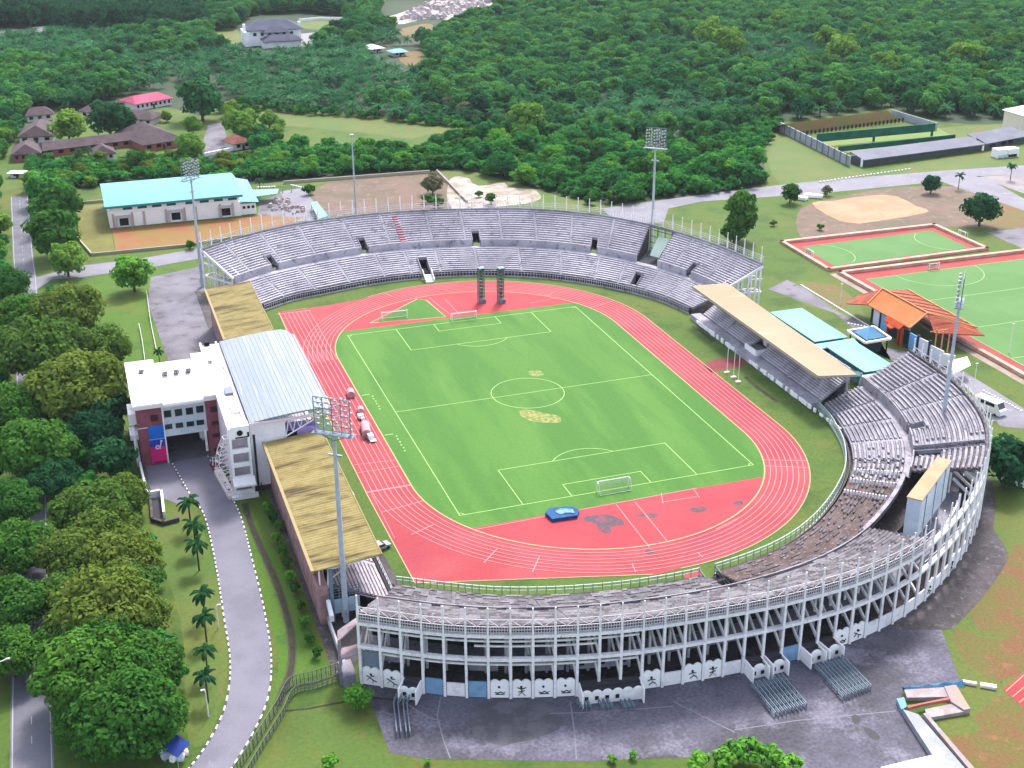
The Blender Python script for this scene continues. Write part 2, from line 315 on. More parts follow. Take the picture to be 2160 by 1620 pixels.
# terrain tints round the stadium
patch('dry_ground', drygrass, [(840,1620),(800,1560),(770,1490),(620,1500),(560,1600),(540,1640),(900,1660)], .012, 5, .4)
patch('red_ground', redsoil, [(2045,1250),(2100,1190),(2160,1150),(2170,1330),(2100,1340),(2050,1310)], .016, 5, 1.0)
patch('red_ground', redsoil, [(2080,1480),(2170,1490),(2180,1640),(2010,1640),(2000,1560),(2060,1540)], .016, 5, 1.0)
patch('red_ground', redsoil, [(2010,1330),(2090,1345),(2170,1350),(2160,1420),(2100,1440),(2040,1400)], .014, 5, 1.0)
patch('dry_ground', drygrass, [(1980,1300),(2060,1130),(2110,1040),(2180,1060),(2180,1640),(2000,1640),(1975,1500)], .010, 4, .8)
patch('dry_ground', drygrass, [(1645,600),(1760,600),(1830,670),(1760,660),(1690,640)], .012, 4, .3)
patch('red_ground', redsoil, [(1700,600),(1770,605),(1800,640),(1750,640)], .016, 4, .3)
patch('dry_ground', drygrass, [(320,1115),(400,1080),(440,1160),(470,1300),(480,1400),(455,1530),(400,1560),(380,1300)], .012, 4, .2)
patch('lawn', lawn, [(520,1060),(590,1180),(690,1400),(690,1420),(620,1440),(600,1480),(560,1560),(530,1600),(575,1470),(585,1380),(555,1250),(525,1150),(500,1070)], .014, 3, .1)
patch('lawn', lawn, [(180,600),(320,570),(310,640),(345,760),(240,760),(210,700)], .012, 4, .3)
patch('bare_ground', soil, [(1690,440),(1800,410),(1900,395),(2040,395),(2090,410),(2150,440),(2170,480),(2060,480),(1960,478),(1780,500),(1690,500)], .012, 4, .4)
patch('red_ground', redsoil, [(2040,440),(2170,430),(2170,475),(2080,475)], .016, 4, .8)
patch('sand_pit', sand, [(1712,428),(1760,423),(1832,412),(1892,415),(1935,435),(1962,447),(1900,458),(1812,471),(1772,466),(1745,452)], .03, 2, .5)
patch('bare_ground', soil, [(670,395),(780,372),(930,365),(1000,430),(1010,450),(800,460),(660,450)], .016, 3, .4)
patch('white_sand', whitesand, [(950,378),(985,375),(1010,392),(1060,385),(1075,395),(1130,402),(1130,425),(1000,440),(950,435)], .03, 5, .5)
patch('dry_ground', drygrass, [(930,360),(1060,362),(1150,395),(1300,420),(1320,440),(1000,440)], .010, 4, .4)
patch('dry_ground', drygrass, [(520,222),(640,240),(760,248),(900,262),(1010,268),(900,285),(860,292),(760,280),(640,268),(560,258)], .03, 4, .5)
patch('dry_ground', drygrass, [(530,378),(800,365),(925,362),(930,372),(780,380),(600,392)], .012, 3, .2)
patch('dry_ground', drygrass, [(1600,270),(1640,265),(1790,335),(1830,362),(1920,345),(2080,318),(2170,300),(2170,345),(1990,360),(1720,395),(1640,385),(1610,300)], .012, 4, .4)
patch('dry_ground', drygrass, [(1980,270),(2170,262),(2170,285),(2010,295)], .012, 3, .3)
patch('red_ground', redsoil, [(850,60),(905,50),(915,70),(880,78),(850,75)], .05, 4, .8)
patch('red_ground', redsoil, [(840,118),(880,108),(905,120),(900,138),(860,140)], .05, 4, .6)
patch('dry_ground', drygrass, [(450,70),(490,60),(515,85),(480,92)], .05, 4, .8)
patch('dry_ground', drygrass, [(640,40),(730,42),(730,60),(700,62),(640,60)], .04, 3, .8)
patch('lawn', lawn, [(125,265),(250,255),(300,272),(290,300),(190,305),(150,300)], .03, 4, .5)
# roads
def road(name, mt, L, R_, z):
    Lp = curve([tuple(G(*q)[:2]) for q in L], 8); Rp = curve([tuple(G(*q)[:2]) for q in R_], 8)
    n = min(len(Lp),len(Rp)); Lp = [Lp[int(i*(len(Lp)-1)/(n-1))] for i in range(n)]; Rp = [Rp[int(i*(len(Rp)-1)/(n-1))] for i in range(n)]
    mb = MB()
    for i in range(n-1): mb.quad((*Lp[i],z),(*Rp[i],z),(*Rp[i+1],z),(*Lp[i+1],z))
    struct(mb, name, mt); return Lp, Rp
mr = [(-117.6,-140),(-117.8,-80),(-117.6,0),(-118,70),(-118.6,130),(-119.5,160),(-121,238)]
mb = MB(); mc = curve(mr, 8); ribbon(mb, mc, 6.4, .03); struct(mb, 'road', roadm)
mb = MB(); ribbon(mb, offset(mc,2.85), .16, .05); ribbon(mb, offset(mc,-2.85), .16, .05)
acc = 0
for i in range(len(mc)-1):
    a, b = Vector(mc[i]), Vector(mc[i+1]); L_ = (b-a).length; t = -acc % 5
    while t < L_-2: ribbon(mb, [tuple(a+(b-a)*(t/L_)), tuple(a+(b-a)*((t+2)/L_))], .14, .05); t += 5
    acc += L_
struct(mb, 'road_markings', M('road_paint', '#dddbe2', fine=.05))
dl, dr = road('road', drive_m, [(360,1660),(400,1620),(440,1565),(475,1490),(486,1400),(472,1300),(455,1190),(432,1090),(405,1050),(362,975)], [(455,1680),(490,1620),(535,1545),(566,1470),(572,1380),(556,1280),(532,1180),(508,1090),(478,1030),(438,962)], .03)
blk = M('kerb_dark', '#5c5c58', fine=.1)
for side, pts in (('l', dl), ('r', dr)):
    mw = MB(); mk = MB(); k = 0
    for i in range(len(pts)-1):
        a, b = Vector(pts[i]), Vector(pts[i+1]); n = max(1, int((b-a).length/.75))
        for j in range(n):
            p = a+(b-a)*((j+.5)/n); (mw if k%2 else mk).box((p.x,p.y,.09), ((b-a).length/n*.98,.22,.16), math.atan2(b.y-a.y,b.x-a.x)); k += 1
    struct(mw, 'kerb', offwhite); struct(mk, 'kerb', blk)
patch('road', asphalt, [(60,590),(160,562),(300,545),(430,522),(450,540),(330,562),(170,585),(110,590),(75,612),(45,612)], .036)
patch('yard', yard_m, [(318,585),(432,560),(432,640),(470,720),(480,760),(400,780),(360,775),(340,720),(312,640)], .028)
patch('road', asphalt, [(590,405),(640,395),(672,440),(700,462),(600,470),(605,430)], .03)
patch('parking', darkgrey if False else yard_m, [(548,425),(600,405),(625,470),(560,490),(540,470)], .026)
patch('road', asphalt, [(1270,440),(1375,425),(1560,400),(1720,382),(1990,360),(2170,348),(2170,368),(2075,372),(1985,383),(1730,408),(1480,425),(1410,440),(1400,470),(1300,470)], .03)
patch('road', asphalt, [(1985,383),(2075,372),(2170,425),(2170,448)], .034)
patch('parking', M('pink_paving', '#b9aeb0', '#a89da3', s=.1, fine=.06), [(2060,372),(2170,368),(2170,412)], .03)
patch('parking', yard_m, [(2080,490),(2170,480),(2170,530)], .024)
patch('road', yard_m, [(1620,610),(1660,590),(1700,610),(1770,660),(1840,690),(1800,720),(1900,740),(2000,760),(2090,820),(2170,870),(2170,905),(2110,900),(2060,830),(1980,790),(1880,760),(1760,660)], .024)
patch('road', asphalt, [(2000,775),(2060,800),(2170,868),(2170,890),(2095,888),(2050,830)], .03)
mb = MB()
for a, b, n in (((1690,602),(1835,690),46),((2075,825),(2160,870),14),((1790,683),(1830,690),6)):
    A, B = G(*a), G(*b)
    for i in range(n):
        p = A+(B-A)*(i/n); mb.box((p.x,p.y,.12),(.55,.4,.24),.6)
for a, b, n in (((545,397),(585,395),7),((615,392),(658,402),9),((1730,385),(1925,357),26)):
    A, B = G(*a), G(*b)
    for i in range(n):
        p = A+(B-A)*(i/n); mb.box((p.x,p.y,.3),(.8,.5,.5),.3)
struct(mb, 'kerb', offwhite)
pp = [G(*q)[:2] for q in [(765,1446),(790,1500),(822,1588),(905,1602),(1240,1606),(1420,1598),(1560,1600),(1700,1640),(1995,1650),(1975,1560),(1905,1500),(1900,1470),(1905,1452),(2028,1446),(1985,1325),(1955,1278)]]
pp += [NEAR.P(u,1.0)[:2] for u in range(100,-1,-4)]
mb = MB(); mb.sheet([(p[0],p[1]) for p in pp], .02); struct(mb, 'plaza', plaza_m)
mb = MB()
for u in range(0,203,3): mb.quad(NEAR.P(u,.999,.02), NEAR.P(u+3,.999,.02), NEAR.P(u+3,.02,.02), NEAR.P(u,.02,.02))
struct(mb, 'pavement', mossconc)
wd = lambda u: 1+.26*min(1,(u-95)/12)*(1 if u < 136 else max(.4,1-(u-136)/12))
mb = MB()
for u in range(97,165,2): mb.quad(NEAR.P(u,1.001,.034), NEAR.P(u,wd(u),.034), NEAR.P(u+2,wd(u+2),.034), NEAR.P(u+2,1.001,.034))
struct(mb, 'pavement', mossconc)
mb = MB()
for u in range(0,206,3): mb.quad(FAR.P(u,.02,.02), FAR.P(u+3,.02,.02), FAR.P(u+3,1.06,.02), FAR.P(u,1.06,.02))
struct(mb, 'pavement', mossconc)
# joints and patches in the plaza
jm = M('pale_joint', '#a39fab', fine=.1)
mb = MB()
for px in ([(930,1470),(922,1510),(935,1560),(950,1600)],[(1203,1480),(1212,1545),(1216,1602)],[(1160,1505),(1210,1504),(1290,1500),(1420,1490)],[(835,1470),(905,1515),(930,1520)],[(1550,1540),(1680,1520),(1890,1500)],[(1420,1480),(1550,1545)]): ribbon(mb, [tuple(G(*q)[:2]) for q in px], .22, .03)
struct(mb, 'plaza_markings', jm)
dp = M('dark_patch', '#5d5a62', fine=.1)
for px in ([(1796,1512),(1806,1508),(1815,1520),(1808,1528),(1799,1524)],[(1822,1538),(1835,1537),(1855,1552),(1852,1561),(1836,1557)],[(1948,1580),(1960,1580),(1968,1590),(1955,1592)]): patch('plaza_patch', dp, px, .032, 4)
patch('plaza_patch', M('oil_patch', '#69666f', '#7d7a85', s=.3, fine=.1), [(1000,1490),(1090,1480),(1160,1490),(1180,1540),(1080,1570),(1000,1550)], .026, 5, .5)
# drain beside the driveway and mossy path behind the western stands
drain = M('drain_channel', '#3d3a26', '#4d4a34', s=.4, fine=.2)
dpts = [tuple(G(*q)[:2]) for q in [(516,1062),(530,1110),(548,1150),(570,1200),(590,1250),(608,1310),(617,1370),(612,1420),(598,1455),(585,1490)]]
mb = MB(); ribbon(mb, curve(dpts,6), 1.0, .03); struct(mb, 'drain', drain)
mb = MB(); ribbon(mb, offset(curve(dpts,6),.65), .25, .06); ribbon(mb, offset(curve(dpts,6),-.65), .25, .06); struct(mb, 'drain_kerb', M('drain_edge', '#6b6a4c', '#55563a', s=.4, fine=.2))
mb = MB(); ribbon(mb, [tuple(G(*q)[:2]) for q in [(600,1500),(650,1495),(720,1482),(735,1478)]], .5, .03); ribbon(mb, [tuple(G(*q)[:2]) for q in [(775,1470),(840,1478)]], .5, .035)
ribbon(mb, [tuple(G(*q)[:2]) for q in [(1505,720),(1480,700),(1462,688)]], 1.2, .03); ribbon(mb, [tuple(G(*q)[:2]) for q in [(1640,848),(1600,820),(1572,795)]], 1.2, .03)
struct(mb, 'drain', drain)
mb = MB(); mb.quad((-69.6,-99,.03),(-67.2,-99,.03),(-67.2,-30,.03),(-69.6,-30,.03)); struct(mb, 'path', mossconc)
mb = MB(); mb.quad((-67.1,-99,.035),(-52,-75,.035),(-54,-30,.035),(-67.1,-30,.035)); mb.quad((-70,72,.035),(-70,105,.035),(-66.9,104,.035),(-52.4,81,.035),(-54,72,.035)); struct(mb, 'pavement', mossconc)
# hockey fields
hock = M('hockey_turf', '#6fa556', '#669e4d', s=.06, fine=.05, k=.44); hred = M('hockey_margin', '#d2484e', '#c85a50', s=.1, fine=.05, k=.42)
mb = MB(); mb.sheet([(121.6,57.4),(181,58.6),(181,86),(122.4,86.6)], .02); struct(mb, 'hockey_field', hred)
mb = MB(); mb.sheet([(125.5,60.4),(177.6,61.6),(177.8,82.6),(126,81.4)], .04); struct(mb, 'hockey_field', hock)
mb = MB(); mb.sheet([(123.6,-45),(230,-45),(230,50.6),(123.6,52.2)], .022); struct(mb, 'hockey_field', hred)
mb = MB(); mb.sheet([(127.6,-43),(226,-43),(226,46),(127.6,46)], .042); struct(mb, 'hockey_field', hock)
mb = MB()
def hl(*p): ribbon(mb, list(p), .22, .06)
hl((127.8,-43),(127.8,45.8),(226,45.8)); hl((128,23),(226,23)); hl((128,0),(226,0)); hl((128,-22),(226,-22))
ribbon(mb, [(153+14.6*math.cos(a),45.8+14.6*math.sin(a)) for a in [PI+PI*i/30 for i in range(31)]], .22, .064)
for cx, a0 in ((126,-.95),(177.7,PI-.95)): ribbon(mb, [(cx+12*math.cos(a0+1.9*i/20),71.5+12*math.sin(a0+1.9*i/20)) for i in range(21)], .22, .062)
struct(mb, 'field_markings', M('hockey_line', '#c4e59a', fine=.03))
patch('runway', track_m, [(2115,1455),(2156,1420),(2210,1380),(2210,1530),(2156,1490)], .03)
mb = MB()
for k in range(4): A = G(2122+k*14,1458+k*12); B = G(2160+k*14,1424+k*14); ribbon(mb, [tuple(A[:2]),tuple(B[:2])], .15, .05)
struct(mb, 'lane_markings', kerb_m)
# ------------------------------------------------------------------ terraces
def tier(bowl, root, name, u0, u1, d0, d1, z0, z1, n, m_step, m_bench, skips=(), aisles=(), aw=.55, du=1.9, broken=None, bname='bench_rows', soff=.55, bd=.5, bh=.42, am=None):
    """stepped terrace with a bench slab on each row; skips = (ua,ub,row_a,row_b) openings"""
    us = set([u0,u1]); u = u0
    while u < u1: us.add(round(u,3)); u += du
    for s in skips: us.update((max(u0,s[0]),min(u1,s[1])))
    for a in aisles: us.update((max(u0,a-aw),min(u1,a+aw)))
    us = sorted(us); st = MB(); be = MB(); dd = (d1-d0)/n; dz = (z1-z0)/n
    def sk(um, i): return any(s[0] < um < s[1] and s[2] <= i < s[3] for s in skips)
    for i in range(n):
        da, db = d0+dd*i, d0+dd*(i+1); za, zb = z0+dz*i, z0+dz*(i+1)
        for k in range(len(us)-1):
            a, b = us[k], us[k+1]; um = (a+b)/2
            if b-a < .02 or sk(um,i): continue
            st.quad(bowl.P(a,da,za),bowl.P(b,da,za),bowl.P(b,db,za),bowl.P(a,db,za))
            if not sk(um,i+1) and i < n-1: st.quad(bowl.P(a,db,za),bowl.P(b,db,za),bowl.P(b,db,zb),bowl.P(a,db,zb))
            if any(abs(um-q) < aw for q in aisles): continue
            if broken and broken(um,i): continue
            e, f = da+dd*(.5-bd/2+.1), da+dd*(.5+bd/2+.1); t = za+bh; w = t-.16
            A = [bowl.P(a,e,t),bowl.P(b,e,t),bowl.P(b,f,t),bowl.P(a,f,t)]; B = [(p[0],p[1],w) for p in A]
            be.add(A+B, [(0,1,2,3),(4,7,6,5),(0,4,5,1),(2,6,7,3),(1,5,6,2),(3,7,4,0)])
    # soffit and end caps close the concrete body
    for k in range(len(us)-1):
        a, b = us[k], us[k+1]
        for i in range(0,n,2):
            j = min(n,i+2); um = (a+b)/2
            if sk(um,i): continue
            q = (d0+dd*i, d0+dd*j); z = (z0+dz*i-soff, z0+dz*j-dz-soff)
            st.quad(bowl.P(a,q[0],z[0]),bowl.P(a,q[1],z[1]),bowl.P(b,q[1],z[1]),bowl.P(b,q[0],z[0]))
    for u in (u0,u1):
        poly = [bowl.P(u,d0,z0-soff)]
        for i in range(n): poly += [bowl.P(u,d0+dd*i,z0+dz*i), bowl.P(u,d0+dd*(i+1),z0+dz*i)]
        poly.append(bowl.P(u,d1,z1-dz-soff))
        for i in range(n): st.quad(bowl.P(u,d0+dd*i,z0+dz*i), bowl.P(u,d0+dd*(i+1),z0+dz*i), bowl.P(u,d0+dd*(i+1),z0+dz*max(i,0)-soff), bowl.P(u,d0+dd*i,z0+dz*i-soff))
    o = st.build(name, m_step, root); be.build(bname, m_bench, o)
    for a in aisles:
        ms = MB()
        for i in range(n):
            if sk(a,i): continue
            for h in (0,.5):
                da = d0+dd*(i+h); z = z0+dz*(i+h); p = [bowl.P(a-aw*.8,da,z+.05),bowl.P(a+aw*.8,da,z+.05),bowl.P(a+aw*.8,da+dd*.5,z+.05),bowl.P(a-aw*.8,da+dd*.5,z+.05)]
                ms.slab(p, .3)
        if ms.v: ms.build('aisle_stair', am or bench, o)
    return o
def opening(bowl, root, ua, ub, da, db, zf, zt, mt=conc):
    """a way in: dark recess with cheek walls"""
    mw = MB(); md = MB()
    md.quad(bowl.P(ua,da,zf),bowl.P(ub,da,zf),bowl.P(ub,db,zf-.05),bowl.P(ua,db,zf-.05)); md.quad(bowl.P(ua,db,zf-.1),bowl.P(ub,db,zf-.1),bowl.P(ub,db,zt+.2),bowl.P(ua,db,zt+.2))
    for u in (ua,ub): mw.slab([bowl.P(u-.14,da,zf+1.1),bowl.P(u+.14,da,zf+1.1),bowl.P(u+.14,db+.02,zt+1.0),bowl.P(u-.14,db+.02,zt+1.0)], 2.4)
    mw.slab([bowl.P(ua,db-.004,zt+.9),bowl.P(ub,db-.004,zt+.9),bowl.P(ub,db+.012,zt+.9),bowl.P(ua,db+.012,zt+.9)], 1.0)
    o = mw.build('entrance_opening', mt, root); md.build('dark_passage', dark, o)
def band(bowl, mb, ua, ub, d0, d1, z0, z1, du=2.0):
    """a curved solid between two offsets and two levels"""
    n = max(1,int((ub-ua)/du))
    for k in range(n):
        a = ua+(ub-ua)*k/n; b = ua+(ub-ua)*(k+1)/n
        A = [bowl.P(a,d0,z0),bowl.P(b,d0,z0),bowl.P(b,d1,z0),bowl.P(a,d1,z0)]; B = [(p[0],p[1],z1) for p in A]
        f = [(3,2,1,0),(4,5,6,7),(0,1,5,4),(2,3,7,6)]
        if k == 0: f.append((3,0,4,7))
        if k == n-1: f.append((1,2,6,5))
        mb.add(A+B, f)
def front_fence(bowl, root, ua, ub, gaps=(), step=1.15, green=False, top=2.0):
    mw = MB(); mp = MB(); md = MB()
    segs = []; x = ua
    for g in gaps: segs.append((x,g[0])); x = g[1]
    segs.append((x,ub))
    for a, b in segs:
        band(bowl, md, a, b, .028, .04, 0, top-.25 if not green else 1.25); band(bowl, mw, a, b, 0, .008, top-.12, top); band(bowl, mw, a, b, 0, .01, 0, .35); band(bowl, mw, a, b, .002, .006, top-.75, top-.68)
        u = a
        while u <= b: p = bowl.P(u,.004); mp.box((p[0],p[1],top/2),(.17,.17,top)); u += step
    fm = M('green_grey_fence', '#b9c8be', fine=.06, k=.8) if green else bench
    o = mw.build('front_railing', fm, root); mp.build('railing_posts', fm, o); md.build('front_wall', mossconc if green else darkgrey, root)
def rim_posts(bowl, root, us, z1=12.4, z2=17.6, d=1.0, zb=0, w=.5):
    for u in us:
        p = bowl.P(u,d); q = bowl.P(u,d-.01); rz = math.atan2(p[1]-q[1],p[0]-q[0]); mbp = MB()
        mbp.box((p[0],p[1],(zb+z1)/2),(w,w,z1-zb),rz); mbp.box((p[0],p[1],(z1+z1+2.3)/2),(.34,.34,2.3),rz); mbp.tube((p[0],p[1],z1+2.3),(p[0],p[1],z2),.17,.13,6)
        mbp.build('column', offwhite, root)
# ---- far terrace
ft = thing('grandstand', 'long curved open grey concrete grandstand behind the far goal, rows intact', 'grandstand', (8,100,0))
fa = [8.5,18,31,42.5,56.5,67,79,90.5,102,113,124,136,147.5]; 
upn = 14
up_sk = [(17.6,20.4,0,4),(53,55.6,0,4),(92.8,95.6,0,4),(136,138.6,0,4),(156.5,166.5,0,upn),(182.6,185.2,0,4)]
tier(FAR, ft, 'upper_tier', .6, FAR.len-.6, .5, .975, 7.3, 13.5, upn, conc, bench, up_sk, [8.5,22.5,36,51,64,79,90.5,103,115,128,143,175,193], bd=.64, bh=.27)
for a in up_sk:
    if a[1]-a[0] < 5: opening(FAR, ft, a[0], a[1], .502, .5+.475*4/upn, 6.4, 8.6)
lo_sk = [(71.8,75.2,0,6),(159,163,1,6)]
tier(FAR, ft, 'lower_tier', .6, FAR.len-.6, .06, .44, 1.7, 5.5, 11, conc, bench, lo_sk, [12,27,42,57,68,79,93,108,124,140,152,170,185], bd=.64, bh=.27)
for a in lo_sk: opening(FAR, ft, a[0], a[1], .075, .06+.38*6/11, 1.4, 3.8)
mw = MB(); band(FAR, mw, .6, FAR.len-.6, .44, .5, 5.35, 5.5)
for a, b in ((.6,17.4),(20.6,52.8),(55.8,92.6),(95.8,135.8),(138.8,156.3),(166.7,182.4),(185.4,FAR.len-.6)): band(FAR, mw, a, b, .492, .5, 5.5, 7.75)
mw.build('walkway', bench, ft)
mw = MB(); band(FAR, mw, .4, FAR.len-.4, .975, .99, 13.0, 13.9); mw.build('rim_parapet', conc, ft)
mw = MB()
for z in (14.6,15.2,15.8): band(FAR, mw, .4, FAR.len-.4, .997, 1.001, z, z+.06)
u = .4
while u < FAR.len-.4: p = FAR.P(u,.999); mw.box((p[0],p[1],14.9),(.06,.06,1.9)); u += .95
mw.build('rim_railing', steel, ft)
rim_posts(FAR, ft, [.3+3.93*k for k in range(53)], 13.6, 18.6)
front_fence(FAR, ft, 0, FAR.len, [(71.5,75.5)])
# red stained block and green glazing in the notch
mw = MB()
for i in range(11): d = .51+.43*i/11; z = 7.4+5.6*i/11; mw.slab([FAR.P(67.8,d,z+.5),FAR.P(70.2-.1*i,d,z+.5),FAR.P(70.2-.1*i,d+.03,z+.5),FAR.P(67.8,d+.03,z+.5)], .12)
mw.build('faded_red_seats', M('faded_red', '#cf7f8c', '#c495a0', s=.8, fine=.1, k=.7), ft)
mw = MB()
for u in (156.4,166.6): mw.quad(FAR.P(u,.5,5),FAR.P(u,.98,5),FAR.P(u,.98,13.6),FAR.P(u,.5,7.6))
mw.slab([FAR.P(156.5,.5,5.4),FAR.P(166.5,.5,5.4),FAR.P(166.5,.98,5.4),FAR.P(156.5,.98,5.4)], .3)
mw.build('notch_wall', darkgrey, ft)
mw = MB()
for z in (6.5,8.5,10.5,12.5): mw.beam(FAR.P(157,.96,z),FAR.P(166,.96,z),.25)
for u in (157,160,163,166): mw.beam(FAR.P(u,.96,5),FAR.P(u,.96,13.6),.25)
for d in (.52,.66,.8,.94): z = 7.6+(d-.5)*13; mw.beam(FAR.P(166.2,d,z-1.6),FAR.P(166.2,d+.12,z-.1),.2)
mw.build('steel_frame', M('green_steel', '#8fa8a6', fine=.06), ft)
mw = MB(); mw.slab([FAR.P(161,.6,7.5),FAR.P(165.8,.6,7.5),FAR.P(165.8,.9,11.5),FAR.P(161,.9,11.5)], .1); mw.build('netting', M('pale_green_net', '#b4cfc6', fine=.06), ft)
# open frames under both ends
for u, uu in ((.3,3.5),(FAR.len-.3,FAR.len-3.5)):
    mw = MB()
    for uq in (u,uu):
        for d in (.52,.66,.8,.9): p = FAR.P(uq,d); z = 7+(d-.5)*12.6; mw.box((p[0],p[1],z/2),(.45,.45,z))
        mw.beam(FAR.P(uq,.5,6.9),FAR.P(uq,.99,13.0),.5,.7); mw.beam(FAR.P(uq,.52,5.2),FAR.P(uq,.99,5.2),.35,.5); mw.beam(FAR.P(uq,.8,9.2),FAR.P(uq,.99,9.2),.3,.4)
    for d in (.52,.66,.8,.99): mw.beam(FAR.P(u,d,5.2),FAR.P(uu,d,5.2),.3,.4)
    mw.build('end_frame', offwhite, ft)
# the tunnel stairs with pale cheeks in front of the lower opening
mw = MB(); 
for i in range(6): mw.slab([FAR.P(72,-.01-.02*i,1.5-.25*i),FAR.P(75,-.01-.02*i,1.5-.25*i),FAR.P(75,-.03-.02*i,1.5-.25*i),FAR.P(72,-.03-.02*i,1.5-.25*i)], .25)
for u in (71.8,75.2): mw.beam(FAR.P(u,.03,2.6),FAR.P(u,-.14,.7),.2,.9)
mw.build('stair', offwhite, ft)
# ---- near terrace
nt = thing('grandstand', 'curved concrete grandstand with white columns, murals and dirty broken seating', 'grandstand', (10,-105,0))
NL = NEAR.len; GA, GB = 107.0, 140.5
rn = random.Random(5)
wall_shade = M('shade_dark_wall', '#3a383e', '#2c2b30', s=.2, fine=.1)  # near-black puts the deep interior shade into the back wall colour
drybench = M('grimy_bench', '#a8a3aa', '#8a858c', s=.2, lo=.4, hi=.62, c3='#6f6468', s3=.5, lo3=.5, hi3=.64, fine=.2, fs=3, k=.46)
def brk(prob): return lambda u, i: rn.random() < prob
tier(NEAR, nt, 'upper_tier', .4, GA, .5, .975, 7.3, 13.5, 13, dirtconc, drybench, [], [18,36,54,72,90], broken=brk(.38), bh=.4, am=drybench)
tier(NEAR, nt, 'upper_tier', GB, 151, .5, .975, 7.3, 13.5, 13, dirtconc, wbench, [(148,151,0,5)], [], broken=lambda u,i: u<143 and rn.random()<.25, bh=.5)
tier(NEAR, nt, 'upper_tier', 154, NL-.4, .5, .975, 7.3, 13.5, 13, conc, wbench, [(165,168.5,0,3)], [177,190], broken=lambda u,i: u<158 and rn.random()<.5, bh=.5)
tier(NEAR, nt, 'lower_tier', .4, 70.5, .06, .44, 1.7, 5.5, 11, dirtconc, drybench, [], [16,34,52], broken=brk(.5), bh=.4, am=drybench)
tier(NEAR, nt, 'lower_tier', 74, 134, .06, .44, 1.7, 5.5, 11, brownseat, dirtconc, [], [], broken=lambda u,i: rn.random() < (.72 if u < 122 else .5), du=1.3, bname='broken_bench_rows')
tier(NEAR, nt, 'lower_tier', 134, 149, .06, .44, 1.7, 5.5, 11, dirtconc, wbench, [], [], broken=brk(.33), du=1.5)
tier(NEAR, nt, 'lower_tier', 150, NL-.4, .06, .44, 1.7, 5.5, 11, conc, wbench, [], [163,176,190], broken=lambda u,i: u<158 and rn.random()<.25, bh=.5)
mw = MB(); md = MB()
for a, b in ((.4,GA),): band(NEAR, mw, a, b, .44, .5, 5.35, 5.5); band(NEAR, mw, a, b, .492, .5, 5.5, 7.7)
band(NEAR, mw, 107, 140, .44, .47, 5.2, 6.3); band(NEAR, mw, 140, NL-.4, .44, .5, 5.35, 5.5)
for a, b in ((140.5,151),(154,165),(168.5,NL-.4)): band(NEAR, mw, a, b, .488, .5, 5.5, 7.9)
mw.build('walkway', wbench, nt)
mw = MB(); band(NEAR, mw, .4, GA, .975, .99, 12.6, 14.0); mw.build('rim_parapet', dirtconc, nt); mw = MB(); band(NEAR, mw, GB, NL-.4, .975, .99, 12.6, 14.1); mw.build('rim_parapet', dirtconc, nt)
opening(NEAR, nt, 165, 168.5, .502, .61, 6.2, 8.4)
mw = MB(); mw.slab([NEAR.P(150.8,.5,6.9),NEAR.P(154.2,.5,6.9),NEAR.P(154.2,.97,7.2),NEAR.P(150.8,.97,7.2)], .3)
for u in (150.9,154.1): mw.slab([NEAR.P(u-.1,.5,7.8),NEAR.P(u+.1,.5,7.8),NEAR.P(u+.1,.97,13.6),NEAR.P(u-.1,.97,13.6)], .9)
mw.build('notch_wall', conc, nt)
front_fence(NEAR, nt, 0, 70.5, [], 1.9, True, 2.5); front_fence(NEAR, nt, 74, NL, [], 1.9, True, 2.5)
mw = MB()
for u in (70.4,74.1): mw.beam(NEAR.P(u,-.01,1.9),NEAR.P(u,.45,1.9),.2,.25); mw.beam(NEAR.P(u,-.01,1),NEAR.P(u,.45,1),.15)
mw.box(NEAR.P(70.6,.4,1.2),(.4,6,1.6),1.2); mw.build('gate_railing', M('green_steel', ''), nt)
# stairs on the open broken tiers: double row of pale posts
mw = MB()
for u in (124,132,139):
    for i in range(14): p = NEAR.P(u,.08+.026*i); mw.box((p[0],p[1],2.4+.27*i),(.3,.3,1.0))
mw.build('handrail_posts', offwhite, nt)
# facade: columns, ring beams, braces, floors
cs = [.6+3.6*k for k in range(57)]; cs = [u for u in cs if u < NL-.2]
rim_posts(NEAR, nt, cs, 12.3, 17.4, w=.44)
mw = MB()
band(NEAR, mw, .3, NL-.3, .978, 1.006, 11.75, 12.3); mw.build('ring_beam', offwhite, nt); mw = MB(); band(NEAR, mw, .3, NL-.3, .982, 1.008, 7.3, 7.85); mw.build('ring_beam', offwhite, nt)
mw = MB()
for z in (10.4,5.9): band(NEAR, mw, 2, 47, .968, .976, z, z+.34)
for z in (9.2,): band(NEAR, mw, 20, 40, .955, .963, z, z+.32)
band(NEAR, mw, GA, GB, .86, .87, 5.6, 6.0); band(NEAR, mw, GB, NL, .86, .87, 10.3, 10.7)
mw.build('inner_beam', offwhite, nt)
mw = MB()
for k, u in enumerate(cs):
    top = not (GA-1 < u < GB+1)
    for d, z in ((.77,9.6),):
        p = NEAR.P(u,d)
        if top: mw.box((p[0],p[1],z/2),(.4,.4,z))
    if top: mw.beam(NEAR.P(u,.72,9.6),NEAR.P(u,.985,12.2),.35,.6)
    if top: mw.beam(NEAR.P(u,.985,7.9),NEAR.P(u,.79,10.3),.3,.55); mw.beam(NEAR.P(u,.985,3.4),NEAR.P(u,.79,7.0),.3,.55)
    else: p = NEAR.P(u,.86); mw.box((p[0],p[1],3),(.4,.4,6))
mw.build('inner_frame', offwhite, nt)
mw = MB(); band(NEAR, mw, .4, NL-.4, .62, .84, 3.25, 3.45); mw.build('floor_slab', conc, nt)
